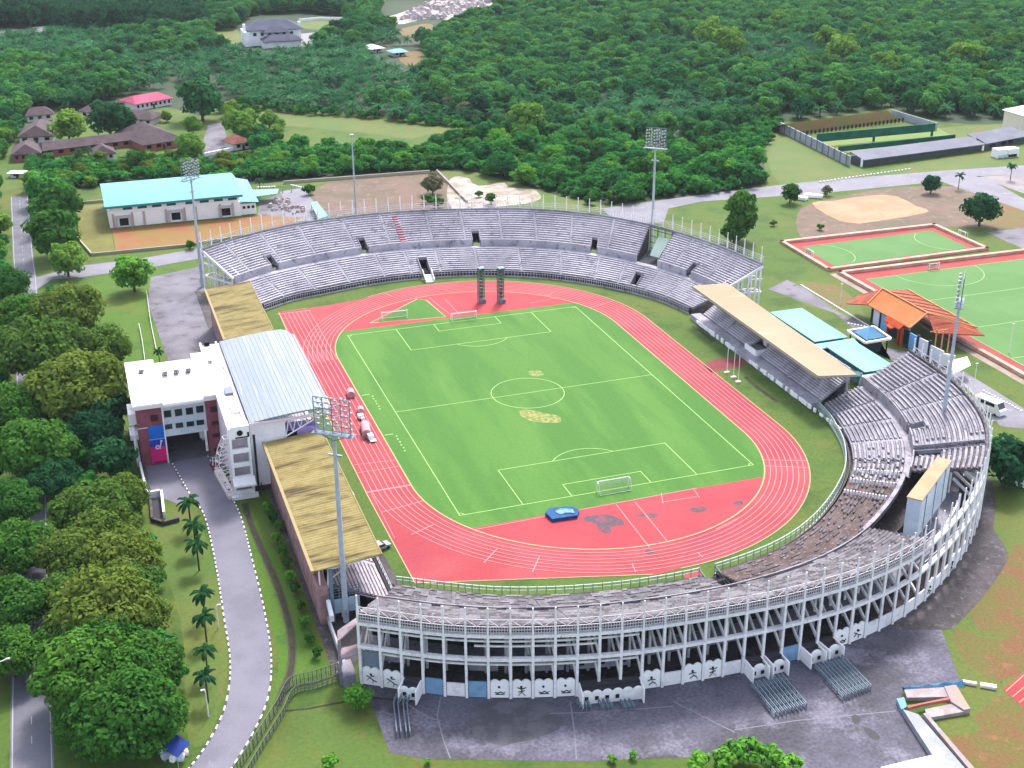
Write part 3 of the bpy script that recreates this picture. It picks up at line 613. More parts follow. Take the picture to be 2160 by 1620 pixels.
mw = MB(); band(NEAR, mw, .4, NL-.4, .68, .69, 0, 8.6); mw.build('back_wall', wall_shade, nt)
mw = MB()
for a, b, z0, z1 in ((19,24,3.5,5.6),(29,35,3.5,6.4),(36,46,3.5,6),(4,8,3.5,5.6),(108,116,3.5,6.5),(124,128,3.5,6)): band(NEAR, mw, a, b, .9, .915, z0, z1)
mw.build('upper_room_wall', conc, nt)
mw = MB(); band(NEAR, mw, .9, 3.9, .975, .985, 3.3, 6.3, 1.5); mw.build('slate_panel', M('slate_blue_panel', '#7f90a2', fine=.05, k=.7), nt)
mw = MB()
for u in (37.3,40.8,44.4,109.5,112,114.5): mw.slab([NEAR.P(u,.9163,5.2),NEAR.P(u+1.1,.9163,5.2),NEAR.P(u+1.1,.918,5.2),NEAR.P(u,.918,5.2)], 1.0)
mw.build('window', dark, nt)
# lattice railing, bay by bay
for k in range(len(cs)-1):
    a, b = cs[k], cs[k+1]
    if GA-2 < a < GB-1: continue
    ml = MB()
    for z in (12.75,13.3,13.85): ml.beam(NEAR.P(a,1,z),NEAR.P(b,1,z),.1)
    ml.beam(NEAR.P(a,1,15.2),NEAR.P(b,1,15.2),.08)
    ml.beam(NEAR.P(a,1,15.2),NEAR.P((a+b)/2,1,13.9),.07); ml.beam(NEAR.P((a+b)/2,1,13.9),NEAR.P(b,1,15.2),.07)
    for j in range(1,8): u = a+(b-a)*j/8; ml.beam(NEAR.P(u,1,12.3),NEAR.P(u,1,13.85),.09)
    ml.build('lattice_railing', M('grey_pink_steel', '#d9d1d8', fine=.06, k=.85), nt)
mw = MB()
for z in (6.6,7.6): band(NEAR, mw, GA, GB, .985, .99, z+1.1, z+1.2)
mw.build('gap_railing', steel, nt)
# ground storey panels
rp = random.Random(3)
def bay(k, inset=.997): a, b = cs[k]+.3, cs[k+1]-.3; return a, b
blackp = M('mural_black', '#26262a', fine=.05)
def panel(k, z0, z1, mt, name, d0=.99, d1=.999):
    mbp = MB(); a, b = bay(k); band(NEAR, mbp, a, b, d0, d1, z0, z1, 4); return mbp.build(name, mt, nt)
def figure(k, par, style):
    """black athlete made of strokes on the panel face, 2 mm proud"""
    a, b = bay(k); md = MB(); cx = (a+b)/2
    def st(p, q, w=.17):
        A = NEAR.P(cx+p[0],1.0005,p[1]); B = NEAR.P(cx+q[0],1.0005,q[1]); md.beam(A, B, .05, w) if abs(p[1]-q[1]) < abs(p[0]-q[0]) else md.beam(A, B, w, .05)
    S_ = [[((-.1,1.9),(.2,1.3)),((.2,1.3),(-.5,.8)),((.2,1.3),(.7,.9)),((.7,.9),(.9,.4)),((-.1,1.9),(.6,1.7)),((-.1,1.9),(-.7,1.6)),((-.2,2.2),(-.2,2.3))],
          [((-.9,1.9),(-.3,1.6)),((-.3,1.6),(.3,1.1)),((.3,1.1),(.9,.9)),((-.3,1.6),(-.8,1.0)),((.3,1.1),(.2,.5)),((-.1,1.9),(.5,2.0))],
          [((-.8,1.2),(-.3,1.0)),((-.3,1.0),(.1,1.3)),((.1,1.3),(.6,1.0)),((.6,1.0),(.9,1.3)),((-.7,.8),(.8,.8))],
          [((0,2.0),(0,1.2)),((0,1.2),(-.6,.5)),((0,1.2),(.6,.5)),((0,1.8),(-.7,2.1)),((0,1.8),(.7,2.1)),((-.6,1.2),(.5,1.5))]][style%4]
    for p, q in S_: st(p, q)
    A = NEAR.P(cx-.1,1.0006,2.25); md.box(A, (.3,.3,.3), 0)
    md.build('athlete_mural', blackp, par)
def scallop(k, par):
    a, b = bay(k); mbp = MB(); n = 10
    for j in range(n):
        for h in (0,1):
            m0 = a+(b-a)*(h*.5+.5*j/n); m1 = a+(b-a)*(h*.5+.5*(j+1)/n); t = (j+.5)/n; z = 3.2+.42*math.sin(PI*t)
            A = [NEAR.P(m0,.99,3.2),NEAR.P(m1,.99,3.2),NEAR.P(m1,.999,3.2),NEAR.P(m0,.999,3.2)]; mbp.add(A+[(p[0],p[1],z) for p in A], [(4,5,6,7),(0,1,5,4),(1,2,6,5),(2,3,7,6),(3,0,4,7)])
    mbp.build('panel_crest', white, par)
kinds = 'FFBSWSFFFFBBBFWFFWBBSBBFF'
for k in range(len(cs)-1):
    t = kinds[k] if k < len(kinds) else ('F' if k in (30,33,36) else 'W')
    if t == 'F':
        o = panel(k, .1, 3.2, white, 'mural_panel'); scallop(k, o); figure(k, o, rp.randint(0,3) if k not in (8,9) else 2)
    elif t == 'S': panel(k, .1, 3.1, bluedoor, 'roller_shutter')
    elif t == 'W': panel(k, .1, 2.6, offwhite, 'wall_panel')
    else: panel(k, .1, 2.9, darkgrey, 'wall_panel')
# pink bit at the western end and wing wall
mw = MB(); mw.slab([NEAR.P(.5,1.0,12.0),NEAR.P(.5,.8,10.5),(-68.6,-98.5,8.8),(-69.2,-101.5,8.8)], .3); mw.slab([(-69.2,-101.5,5.2),NEAR.P(.5,1,6.2),NEAR.P(.5,.9,6.2),(-68.6,-98.5,5.2)], .3)
mw.build('pink_canopy', M('pale_pink_concrete', '#d3bcc4', '#b9a0a8', s=.4, fine=.08), nt)
mw = MB()
for p in ((-69,-101.3),(-68.4,-98.7)): mw.box((p[0],p[1],4.4),(.4,.4,8.8))
mw.box((-67.7,-100,1.1),(2.2,4.5,2.2)); mw.build('end_wing', conc, nt)
# glazing block at the upper end of the near terrace
# ---- ticket booths
def booth(name, label, k0, k1, arches, wins, depth, roof=True):
    a, b = bay(k0)[0], bay(k1)[1]; p = NEAR.P(a,1.0); q = NEAR.P(b,1.0); ang = math.atan2(q[1]-p[1],q[0]-p[0]); W = math.dist(p,q)
    c = ((p[0]+q[0])/2,(p[1]+q[1])/2); t = thing(name, label, 'ticket booth', (c[0],c[1],0), ang, 'ticket booths along the curved grandstand front')
    mb1 = MB(); y0, y1 = -.3, -depth
    mb1.box((0,(y0+y1)/2+.15,1.1),(W-.3,depth-.6,2.2)); mb1.build('booth_body', white, t, True)
    mb1 = MB()
    for s in (-1,1): mb1.box((s*(W/2-.05),(y0+y1)/2-.3,1.35),(.22,depth+.8,2.7))
    mb1.build('side_wall', white, t, True)
    mb1 = MB(); mb1.box((0,-.55,2.5),(W-.4,.9,.5)); mb1.box((0,(y0+y1)/2+.2,2.26),(W-.4,depth-.8,.1)); mb1.build('flat_roof', darkgrey, t, True)
    for j in range(arches):
        x = -W/2+W*(j+.5)/arches; r = min(W/arches/2*.92,1.0); mb1 = MB(); n = 10; P0 = [(r*math.cos(PI*i/n), r*.8*math.sin(PI*i/n)) for i in range(n+1)]
        vs = [(x+u,y1-.02,2.2+v) for u,v in P0]+[(x+u,y1+.16,2.2+v) for u,v in P0]; m_ = n+1
        mb1.add(vs, [tuple(range(m_)), tuple(range(2*m_-1,m_-1,-1))]+[(i,i+m_,i+1+m_,i+1) for i in range(n)]); mb1.build('arch_gable', white, t, True)
    for j in range(wins):
        x = -W/2+W*(j+.5)/max(wins,arches); mb1 = MB(); mb1.box((x,y1+.14,1.15),(.6,.06,.7)); mb1.build('window', dark, t, True)
    return t
booth('ticket_booth', 'small white two-window ticket booth between a mural and the first blue shutter', 2, 2, 2, 2, 2.4)
booth('ticket_booth', 'long white ticket booth with a row of arched gables, widest of them', 10, 12, 6, 4, 2.6)
for k, l in ((18,'white arched booth left of the blue shutter by the railings, first of its pair'),(19,'white arched booth directly left of the blue shutter, next to its twin'),(21,'white arched booth directly right of the blue shutter, above the longer rails'),(22,'white arched booth farthest right along the facade, beside two murals')):
    booth('ticket_booth', l, k, k, 1, 2, 2.4)
# ------------------------------------------------------------------ covered stands, VIP stand, offices
yroof = M('yellow_roof', '#c4b270', '#b29d58', k=.40, s=.4, lo=.4, hi=.65, c3='#6e5a30', s3=.3, lo3=.49, hi3=.66, fine=.09, fs=3, st3=(.2,1.1,1), det=8)
def covered(y0, y1, label, near_end):
    t = thing('covered_stand', label, 'grandstand', (-62,(y0+y1)/2,0))
    ln_ = Line(-55, -66.5, y0+1, y1-1)
    tier(ln_, t, 'seating_tier', 0, ln_.len, .05, .97, 1.9, 7.6, 14, M('pinkish_concrete', '#b49aa2', '#97818a', s=.2, c3='#cc8f98', s3=.3, lo3=.55, hi3=.65, fine=.15), bench, [], [ln_.len*.25,ln_.len*.5,ln_.len*.75], du=6)
    mr_ = MB(); n = int((y1-y0)/.9); za, zb = 11.3, 12.4          # corrugated sheet roof
    for i in range(n):
        a = y0+(y1-y0)*i/n; b = y0+(y1-y0)*(i+1)/n; c = (a+b)/2
        mr_.slab([(-69.3,a,za),(-57.2,a,zb),(-57.2,c,zb+.1),(-69.3,c,za+.1)], .12); mr_.slab([(-69.3,c,za+.1),(-57.2,c,zb+.1),(-57.2,b,zb),(-69.3,b,za)], .12)
    mr_.build('roof', yroof, t)
    mr_ = MB(); mr_.box2((-57.19,y0,zb-.45),(-57.02,y1,zb+.16)); mr_.box2((-69.9,y0,za-.4),(-69.32,y1,za+.22)); mr_.build('roof_fascia', M('tan_fascia', '#c9b183', fine=.06), t)
    mr_ = MB(); mr_.box2((-68.75,y0,0),(-67.1,y1,7.9)); mr_.box2((-69.1,y0,7.0),(-68.75,y1,8.4)); mr_.build('back_wall', pinkwall, t)
    mr_ = MB()
    for i in range(int((y1-y0)/6)+1):
        y = y0+.6+(y1-y0-1.2)*i/int((y1-y0)/6); mr_.beam((-67,y,7),(-66.6,y,11.5),.35); mr_.beam((-66.8,y,10.9),(-57.4,y,12.1),.22,.4); mr_.beam((-67,y,8.6),(-62,y,11.6),.18)
        mr_.box((-68.4,y,9.5),(.25,.25,3.0))
    mr_.build('roof_frame', offwhite, t)
    mr_ = MB(); mr_.box2((-55.3,y0,0),(-54.6,y1,1.7)); mr_.build('front_wall', darkgrey, t)
    mr_ = MB(); mr_.box2((-54.7,y0,1.7),(-54.55,y1,1.8)); mr_.box2((-54.7,y0,2.5),(-54.6,y1,2.6))
    y = y0
    while y < y1: mr_.box((-54.65,y,2.1),(.1,.1,.9)); y += 1.5
    mr_.build('front_railing', steel, t)
    if near_end:
        mr_ = MB(); mr_.box2((-67.4,y0-.15,2.0),(-61.6,y0+.1,4.9)); mr_.build('end_panel', M('faded_blue_wall', '#a9c1cf', '#9db3c2', s=.3, fine=.06, k=.85), t)
        mr_ = MB()
        for x in (-67,-65.2,-63.4,-61.6): mr_.box((x,y0,6.0),(.14,.14,2.2))
        for z in (5.4,6,6.6,7.1): mr_.beam((-67.2,y0,z),(-61.6,y0,z),.1)
        mr_.beam((-61.6,y0,5),(-56,y0,2.2),.12); mr_.box2((-66.8,y0-.2,0),(-66.2,y0+.4,11)); mr_.build('end_railing', greymetal, t)
        mr_ = MB(); mr_.slab([(-67.6,y0-3,3.6),(-66.9,y0-3,3.6),(-66.9,y0+8,9.2),(-67.6,y0+8,9.2)], 1.2); mr_.build('end_ramp', offwhite, t)
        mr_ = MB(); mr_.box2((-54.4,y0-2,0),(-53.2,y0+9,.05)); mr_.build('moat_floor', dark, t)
covered(-83.2, -29.2, 'covered stand whose moss-stained yellow roof lies behind the biggest floodlight mast', True)
covered(32.5, 73, 'shorter covered stand with stained yellow roof between grey roof and far terrace', False)
# VIP stand
t = thing('grandstand', 'tall main stand with smooth pale blue-grey roof beside the white-roofed offices', 'grandstand', (-63,-4,0))
groof = M('pale_metal_roof', '#c3d0e8', '#b7c6e0', s=.08, lo=.4, hi=.62, c3='#dfe8f6', s3=.5, lo3=.56, hi3=.66, fine=.02, fs=.8, rough=.5, st=(2.5,.3,1), st3=(1.6,.05,1), k=.36)
mr_ = MB(); N = 14
def rz_(x): f = (x+72)/17.5; return 15.9+1.2*math.sin(min(1,f*1.05)*PI*.55)-(.9*max(0,f-.85)/.15*max(0,f-.85)/.15*.4 if f > .85 else 0)
xs = [-72+17.3*i/N for i in range(N+1)]
def yend(x): f = (x+72)/17.3; return (20.3-(.0 if f < .88 else 4.5*((f-.88)/.12)**2)), -28.4
for i in range(N):
    a, b = xs[i], xs[i+1]; ya, yb = yend(a), yend(b)
    mr_.slab([(a,ya[1],rz_(a)),(b,yb[1],rz_(b)),(b,yb[0],rz_(b)),(a,ya[0],rz_(a))], .35)
mr_.build('roof', groof, t, smooth=False)
mr_ = MB()
for i in range(18):
    x = -71.6+16.6*i/17; mr_.beam((x,yend(x)[1]+.1,rz_(x)+.05),(x,yend(x)[0]-.1,rz_(x)+.05),.09,.12)
mr_.build('roof_seams', M('roof_seam', '#d4def0', fine=.02, k=.42), t)
mr_ = MB(); mr_.box2((-54.75,-28.4,15.9),(-54.55,16.5,17.0)); mr_.box2((-72.0,-28.62,15.3),(-54.8,-28.42,15.9)); mr_.build('roof_fascia', M('pink_fascia', '#e6d3dc', fine=.03, k=.85), t)
mr_ = MB(); mr_.box2((-76.6,-27.9,0),(-72.1,21,15.2)); mr_.build('back_block', M('pale_pinkish_wall', '#e3d5dc', '#d3c3cc', s=.2, fine=.05, k=.85), t)
mr_ = MB(); mr_.box2((-76.75,-28,15.2),(-76.3,21.1,15.9)); mr_.box2((-73.0,-28,15.2),(-72.6,21.1,15.75)); mr_.build('parapet', white, t)
mr_ = MB()
for (y, w, h, c) in ((16,1.2,1,0),(13,1.3,1.1,0),(7.5,5,1,0),(-6,2.4,.5,1),(-18,1.6,.7,0),(-20.5,1.2,.5,0)): mr_.box((-73.9,y,15.2+h/2),(1.5,w,h))
mr_.build('roof_unit', white, t)
mr_ = MB(); mr_.box((-73.8,-9.5,15.5),(1.9,3.2,.6)); mr_.build('roof_hatch', M('roof_hatch_grey', '#a9b4c4', fine=.05), t)
mr_ = MB(); mr_.box2((-75.6,20,15.2),(-74.4,21.4,16.2)); mr_.build('water_tank', dark, t)
# near end wall, tower with framed openings
mr_ = MB(); mr_.box2((-72.05,-28.2,0),(-64.6,-27.8,15.2)); mr_.box2((-64.6,-28.2,0),(-62.4,-27.8,10.4))
for z in (4.2,8.1,11.8): mr_.box2((-72.05,-28.23,z),(-64.6,-28.2,z+.08))
mr_.build('end_wall', M('white_render', '#edeaf1', '#dcd8e2', s=.12, lo=.45, hi=.7, fine=.04, k=.9), t)
mr_ = MB(); mr_.box2((-76.7,-30.4,0),(-76.2,-27.95,16)); mr_.box2((-72.9,-30.4,0),(-72.4,-27.95,13.4)); mr_.box2((-76.2,-30.4,13.6),(-72.4,-27.95,16.4))
for z in (0.6,3.9,7.0,10.2): mr_.box2((-76.2,-30.4,z),(-72.9,-30,z+1.0)); mr_.box2((-76.2,-30,z),(-72.9,-28,z+.25))
mr_.box2((-77.4,-31.6,0),(-71.8,-30.42,.7)); mr_.slab([(-76.8,-32.4,3.6),(-72.2,-32.4,3.6),(-72.2,-30.42,4.6),(-76.8,-30.42,4.6)], .4); mr_.build('stair_tower', white, t)
mr_ = MB(); mr_.tube((-74.4,-30.55,14.9),(-74.4,-30.38,14.9),.62,n=16); mr_.build('round_window', dark, t)
mr_ = MB(); mr_.box2((-75.4,-30.44,13.7),(-72.7,-30.38,14.0)); mr_.box2((-72.9,-30.44,13.8),(-72.5,-30.38,14.9)); mr_.build('stain_strip', dark, t)
mr_ = MB(); mr_.box2((-71.6,-28.3,0),(-71.1,-28.05,13)); mr_.box2((-70.9,-29.4,0),(-70.7,-28.3,1.6)); mr_.build('downpipe', darkgrey, t)
mr_ = MB(); mr_.box2((-72,-28.9,-.02),(-60,-27.8,.9)); mr_.build('plinth', M('dark_red_plinth', '#6e4a50', fine=.1), t)
mr_ = MB(); mr_.quad((-64.2,-25,4.6),(-58.5,-25,4.6),(-57.6,-25,13.2),(-64.2,-25,13.2)); mr_.box2((-62,-27.2,9.7),(-57.3,-26.9,12.7)); mr_.build('purple_wall', M('purple_wall', '#ad9bdc', '#9f8dd0', s=.3, fine=.05, k=.85), t)
mr_ = MB(); mr_.box2((-64.5,-27.9,10.8),(-62.2,-27.6,12.4)); mr_.build('dark_opening', dark, t)
mr_ = MB()
A, B = Vector((-64.6,-28.3,11.6)), Vector((-55.2,-28.3,16.2)); C0, D0 = Vector((-64.6,-28.3,15.3)), Vector((-55.2,-28.3,16.5))
mr_.beam(A,B,.22); mr_.beam(C0,D0,.2)
for i in range(6): p = A+(B-A)*(i/6); q = C0+(D0-C0)*((i+.5)/6); mr_.beam(p,q,.13); mr_.beam(q, A+(B-A)*((i+1)/6), .13)
for y in (-18,-8,2,12):
    a, b = Vector((-70,y,12.5)), Vector((-55.4,y,16.2)); mr_.beam(a,b,.25)
    for i in range(5): p = a+(b-a)*(i/5); mr_.beam(p,Vector((p.x+1.4,y,16)),.14)
mr_.build('roof_truss', white, t)
vl = Line(-55, -69, -27, 20.5)
tier(vl, t, 'seating_tier', 0, vl.len, .05, .97, 2, 9, 14, conc, bench, [], [12,24,36], du=6)
mr_ = MB(); mr_.box2((-55.4,-28,0),(-54.7,20.6,2)); mr_.box2((-71.2,-27.7,9),(-69.4,20.6,15)); mr_.build('inner_wall', offwhite, t)
# white space-frame in front of the tower
mr_ = MB(); ns = []
for i in range(8):
    z = 1.6+12.4*i/7; w = 2.6*math.sin(PI*(i+.9)/8.6)+.3
    ns.append([Vector((-76.9,-28.4,z)),Vector((-76.9-w,-28.4,z-.3)),Vector((-76.9-w*.8,-30.2,z-.2)),Vector((-76.9,-30.2,z))])
for i, r in enumerate(ns):
    for j in range(4):
        mr_.beam(r[j],r[(j+1)%4],.11)
        if i < 7: mr_.beam(r[j],ns[i+1][j],.14); mr_.beam(r[j],ns[i+1][(j+1)%4],.09)
mr_.build('space_frame', M('frame_pinkwhite', '#e9dde2', fine=.03, k=.85), t)
# offices with the gateway
t = thing('office_building', 'red brick and white office block with gateway under white flat roofs', 'building', (-84,2,0))
mr_ = MB(); mr_.box2((-94,-9,0),(-88.5,13.5,14.2)); mr_.box2((-79.2,-9,0),(-73.4,13.5,14.2)); mr_.build('brick_wing', brick, t)
mr_ = MB(); mr_.box2((-88.5,-8.8,6.9),(-79.2,13.3,14.2)); mr_.box2((-88.6,-9.1,6.5),(-79.1,-8.8,7.1)); mr_.build('white_wing', M('pale_grey_render', '#d3dbe2', '#c5ced6', s=.15, fine=.04, k=.85), t)
mr_ = MB(); mr_.box2((-88.5,11,0),(-79.2,11.4,6.9)); mr_.build('passage_wall', M('passage_blue', '#4d5a6d', '#434f60', s=.2, fine=.08), t)
mr_ = MB(); mr_.box2((-80,-9.2,1.6),(-79.5,-8.6,6.9)); mr_.box2((-80,0,0),(-79.5,.6,6.9)); mr_.box2((-80.8,-6,3.4),(-79.3,-3,6)); mr_.build('passage_column', offwhite, t)
for (x0, x1, z0, e) in ((-94.6,-88.1,14.2,.75),(-88.1,-79.4,14.0,.45),(-79.4,-73.3,14.25,.9)):
    y1 = 14.6 if x0 < -80 and x0 > -90 else 15.4
    mr_ = MB(); mr_.box2((x0,-9.8-(.15 if e > .6 else 0),z0),(x1-.01,y1 if x0 > -90 and x0 < -80 else y1+.6,z0+e+.25)); o = mr_.build('roof', white, t)
    mr_ = MB()
    for q in ((x0,-9.98,x1-.02,-9.8),): mr_.box2((q[0],q[1]-.02,z0-.1),(q[2],q[3]-(.16 if e>.6 else .01),z0+e-.1))
    mr_.build('fascia', M('pale_pink_fascia', '#ecdcdf', fine=.02, k=.85), o)
vent = M('vent_grey', '#9d989f', '#5c585e', s=2, fine=.1)
for px, py in ((298,788),(348,792),(372,788),(397,785),(442,769)):
    p = G(px,py,14.95); mr_ = MB()
    for dx in (-.3,.3):
        for dy in (-.7,.1,.8): mr_.box((p.x+dx+.15*dy,p.y+dy,15.3),(.42,.6,.5),.3)
    mr_.build('roof_vent', vent, t)
def onface(name, mt, quads, y, th=.06, par=None):
    mb_ = MB()
    for q in quads:
        P_ = [on_y(px,py,y) for px,py in q]; xs_ = [p.x for p in P_]; zs = [p.z for p in P_]
        mb_.box2((min(xs_),y-th,min(zs)),(max(xs_),y+.02,max(zs)))
    return mb_.build(name, mt, par or t)
def q4(x, y, w, h, sk=-.12): return [(x,y+w*.0),(x+w,y+h+w*sk*.5)]
for x, y in ((345,867),(368,864),(391,861),(413,857)): onface('window', glass, [[(x,y),(x+17,y+12)]], -8.85, .07)
for x, y in ((347,896),(370,893),(393,890),(414,887)): onface('window', glass, [[(x,y),(x+17,y+8)]], -8.85, .07)
redwin = M('dark_red_window', '#5d2b38', fine=.05)
for x, y, w, h in ((443,858,16,10),(467,855,16,10),(446,889,16,6),(448,915,16,6),(452,946,20,11),(317,876,17,11)): onface('window', redwin, [[(x,y),(x+w,y+h)]], -9.04, .06)
mr_ = MB(); mr_.box2((-94.05,-9.06,9.2),(-88.45,-9.0,9.35)); mr_.box2((-88.6,-9.3,0),(-88.3,-9,14)); mr_.build('trim', offwhite, t)
# west face stair and pipes
mr_ = MB(); mr_.box2((-95.6,-6,9),(-94.05,0,11.6)); mr_.box2((-95.8,-7.5,6),(-94.05,-3,7.2)); mr_.box2((-95.2,-9,0),(-94.8,-8.6,9.5)); mr_.box2((-95.2,-4,0),(-94.8,-3.6,9)); mr_.build('outside_stair', offwhite, t)
# banner
bn = thing('banner', 'tall blue and magenta banner with white script mark hanging on the brick wing', 'banner', (-90.2,-9.2,4.6))
mr_ = MB(); mr_.box2((-91.9,-9.26,6.4),(-88.35,-9.12,9.5)); mr_.build('blue_panel', M('banner_blue', '#0f6fd0', '#1465c4', s=.3, fine=.02, k=.85), bn)
mr_ = MB(); mr_.box2((-91.9,-9.26,4.4),(-88.35,-9.12,6.25)); mr_.build('deep_blue_panel', M('banner_deep_blue', '#173fb0', '#3b2aa8', s=.6, fine=.02, k=.85), bn)
mr_ = MB(); mr_.box2((-91.9,-9.26,.4),(-88.35,-9.12,4.4)); mr_.build('magenta_panel', M('banner_magenta', '#f0107f', '#e00d78', s=.3, fine=.02, k=.85), bn)
mr_ = MB(); mr_.box2((-91.9,-9.27,6.25),(-88.35,-9.12,6.4)); mr_.build('pale_line', M('banner_line', '#7fd0f0', fine=0, k=.85), bn)
mr_ = MB(); mr_.box2((-91.3,-9.28,.5),(-88.7,-9.24,.8)); mr_.build('dark_line', M('banner_dark', '#7a1040', fine=0), bn)
mr_ = MB(); pts = [(-89.45,6.0),(-89.6,5.0),(-89.9,4.2),(-90.4,3.9),(-90.75,4.2),(-90.6,4.7),(-90.2,4.75),(-89.95,4.4),(-89.75,3.85)]
for i in range(len(pts)-1): mr_.beam((pts[i][0],-9.3,pts[i][1]),(pts[i+1][0],-9.3,pts[i+1][1]),.08,.24)
mr_.beam((-89.45,-9.3,6.0),(-89.2,-9.3,5.6),.08,.2); mr_.build('script_mark', M('banner_white', '#f6e6ff', fine=0, k=.85), bn)
# walls round the forecourt
def wallthing(name, label, cat, pts, w, h, mt, z0=0, rail=None):
    t_ = thing(name, label, cat, (pts[0][0],pts[0][1],0)); mb_ = MB(); wall_line(mb_, pts, w, h, z0); mb_.build('wall_body', mt, t_); return t_
pw = [tuple(G(*q)[:2]) for q in [(283,905),(296,985),(312,1052),(342,1046),(347,1092)]]
wallthing('retaining_wall', 'pale retaining wall stepping down beside the brick office forecourt', 'wall', pw, .5, 1.6, offwhite)
pw = [tuple(G(*q)[:2]) for q in [(300,960),(318,1060),(322,1100),(345,1108),(376,1100)]]
wallthing('retaining_wall', 'low mossy wall curving round the sunken corner below the forecourt', 'wall', pw, .5, .9, mossconc)
mr_ = MB(); P_ = [G(*q)[:2] for q in [(320,1055),(343,1050),(346,1092),(325,1095)]]; mr_.sheet([(p[0],p[1]) for p in P_], .04); struct(mr_, 'pavement', darkgrey)
P_ = [tuple(G(*q)[:2]) for q in [(452,1000),(468,995),(498,1050),(483,1055)]]
t = thing('planter_wall', 'cream planter ledge with small dark holes beside the driveway', 'planter', (P_[0][0],P_[0][1],0)); mb_ = MB(); mb_.prism(P_, 0, .9); mb_.build('ledge', M('cream_ledge', '#ecdcd8', fine=.04, k=.85), t)
mb_ = MB()
for q in ((465,1002),(474,1018),(483,1033)): p = G(*q, .92); mb_.box((p.x,p.y,.92),(.5,.5,.04))
mb_.build('drain_hole', dark, t)
t = thing('gate_rail', 'thin white barrier rail between brick office and stair tower', 'barrier', (*G(450,968)[:2],0)); mb_ = MB(); A, B = G(448,966,1.4), G(490,958,1.4)
for z in (.6,1.4): mb_.beam((A.x,A.y,z),(B.x,B.y,z),.15)
for f in (0,.5,1): p = A+(B-A)*f; mb_.box((p.x,p.y,.8),(.2,.2,1.6))
mb_.build('rail', offwhite, t)
# ------------------------------------------------------------------ east side stand
t = thing('covered_stand', 'long tan-roofed stand opposite the main stand, pale concrete benches below', 'grandstand', (66,0,0))
tanr = M('tan_roof', '#d8b792', '#cdab84', k=.42, s=.06, lo=.4, hi=.65, c3='#e0c6a4', s3=.2, lo3=.58, hi3=.68, fine=.03, st3=(.2,1,1), rough=.7)
mr_ = MB(); c_ = [G(1460,603,10.2),G(1535,597,9.6),G(1808,790,9.6),G(1726,793,10.2)]
n = 24
for i in range(n):
    a = c_[0]+(c_[3]-c_[0])*(i/n); b = c_[0]+(c_[3]-c_[0])*((i+1)/n); c = c_[1]+(c_[2]-c_[1])*((i+1)/n); d = c_[1]+(c_[2]-c_[1])*(i/n)
    mr_.slab([a,b,c,d], .3)
mr_.build('roof', tanr, t)
mr_ = MB(); mr_.beam(c_[0]+Vector((-.1,0,-.25)),c_[3]+Vector((-.1,0,-.25)),.15,.8); mr_.beam(c_[3]+Vector((0,-.1,-.2)),c_[2]+Vector((0,-.1,-.2)),.15,.6); mr_.build('roof_fascia', M('pale_tan', '#e9d9c4', fine=.03), t)
e1 = Line(64.2, 71.6, 31.5, 4.5); e2 = Line(64.2, 71.6, -.5, -31.5); ebc = M('east_bench', '#d6d2dc', '#bdb9c4', s=.2, fine=.1, k=.95); ecc = M('east_concrete', '#b2aeba', '#98949f', s=.2, fine=.12, k=.9)
for e in (e1, e2): tier(e, t, 'seating_tier', 0, e.len, .02, .98, 1.6, 6.6, 13, ecc, ebc, [], [e.len*.5], du=5, soff=.4, bd=.6, bh=.34)
mr_ = MB(); mr_.box2((61.2,-32,0),(64.2,33,1.5)); mr_.box2((71.65,-31.5,0),(72.0,31.5,9.0)); mr_.build('walkway', ecc, t)
mr_ = MB(); mr_.box2((63.6,-.8,1.5),(67.5,4.8,2.2)); mr_.build('podium', conc, t)
mr_ = MB(); mr_.box2((63.3,-1,1.5),(63.6,5,3.1)); mr_.box2((63.6,-1.1,1.5),(66,-.8,3.0)); mr_.box2((63.6,4.8,1.5),(66,5.1,3.0)); mr_.box2((68.5,2.6,2),(70.5,4.4,9.6)); mr_.build('podium_parapet', white, t)
mr_ = MB()
for i in range(10):
    y = -30+6.6*i; mr_.beam((71.4,y,6),(71.2,y,9.5),.3); mr_.beam((71.3,y,8.8),(61.8,y-1,9.8),.2,.35); mr_.beam((67.5,y,3.8),(66.8,y,9.7),.2)
mr_.beam((70,-34,0),(68.4,-35.5,9.8),.4); mr_.beam((73.5,-33,3),(72,-36,9.6),.25); mr_.beam((62.5,-33,0),(62.3,-34.5,9.8),.2)
mr_.build('roof_column', steel, t)
mr_ = MB(); rq = random.Random(8); y = -48
while y < 30:
    if not -1 < y < 7: mr_.box((61.0-(0 if y > -32 else (-32-y)*.0),y,.85),(.35,rq.uniform(.8,2.6),rq.uniform(.5,1.3)),rq.uniform(-.1,.1))
    y += rq.uniform(1.2,3)
mr_.build('front_barrier', white, t)
mr_ = MB(); mr_.box2((74.2,-38,3),(78,-32.5,7.2)); mr_.build('end_glazing', M('pale_teal_glass', '#a9d0d0', '#93bcbc', s=.6, fine=.05, rough=.3), t)
# flag poles
for i, (px, py, top) in enumerate(((1533,787,725),(1547,797,738),(1557,807,740))):
    p = G(px,py); t = thing('flagpole', ['thin white flagpole nearest the maroon path, first of three','thin white flagpole in the middle of three by the eastern stand','thin white flagpole farthest from the maroon path, last of three'][i], 'flagpole', (p.x,p.y,0), 0, 'flagpoles before the tan-roofed stand')
    mb_ = MB(); mb_.tube((p.x,p.y,0),(p.x,p.y,7.6),.1,.07,6); mb_.build('pole', white, t); mb_ = MB(); mb_.box((p.x,p.y,.2),(1.3,.8,.4)); mb_.build('footing', M('cream_ledge', ''), t)
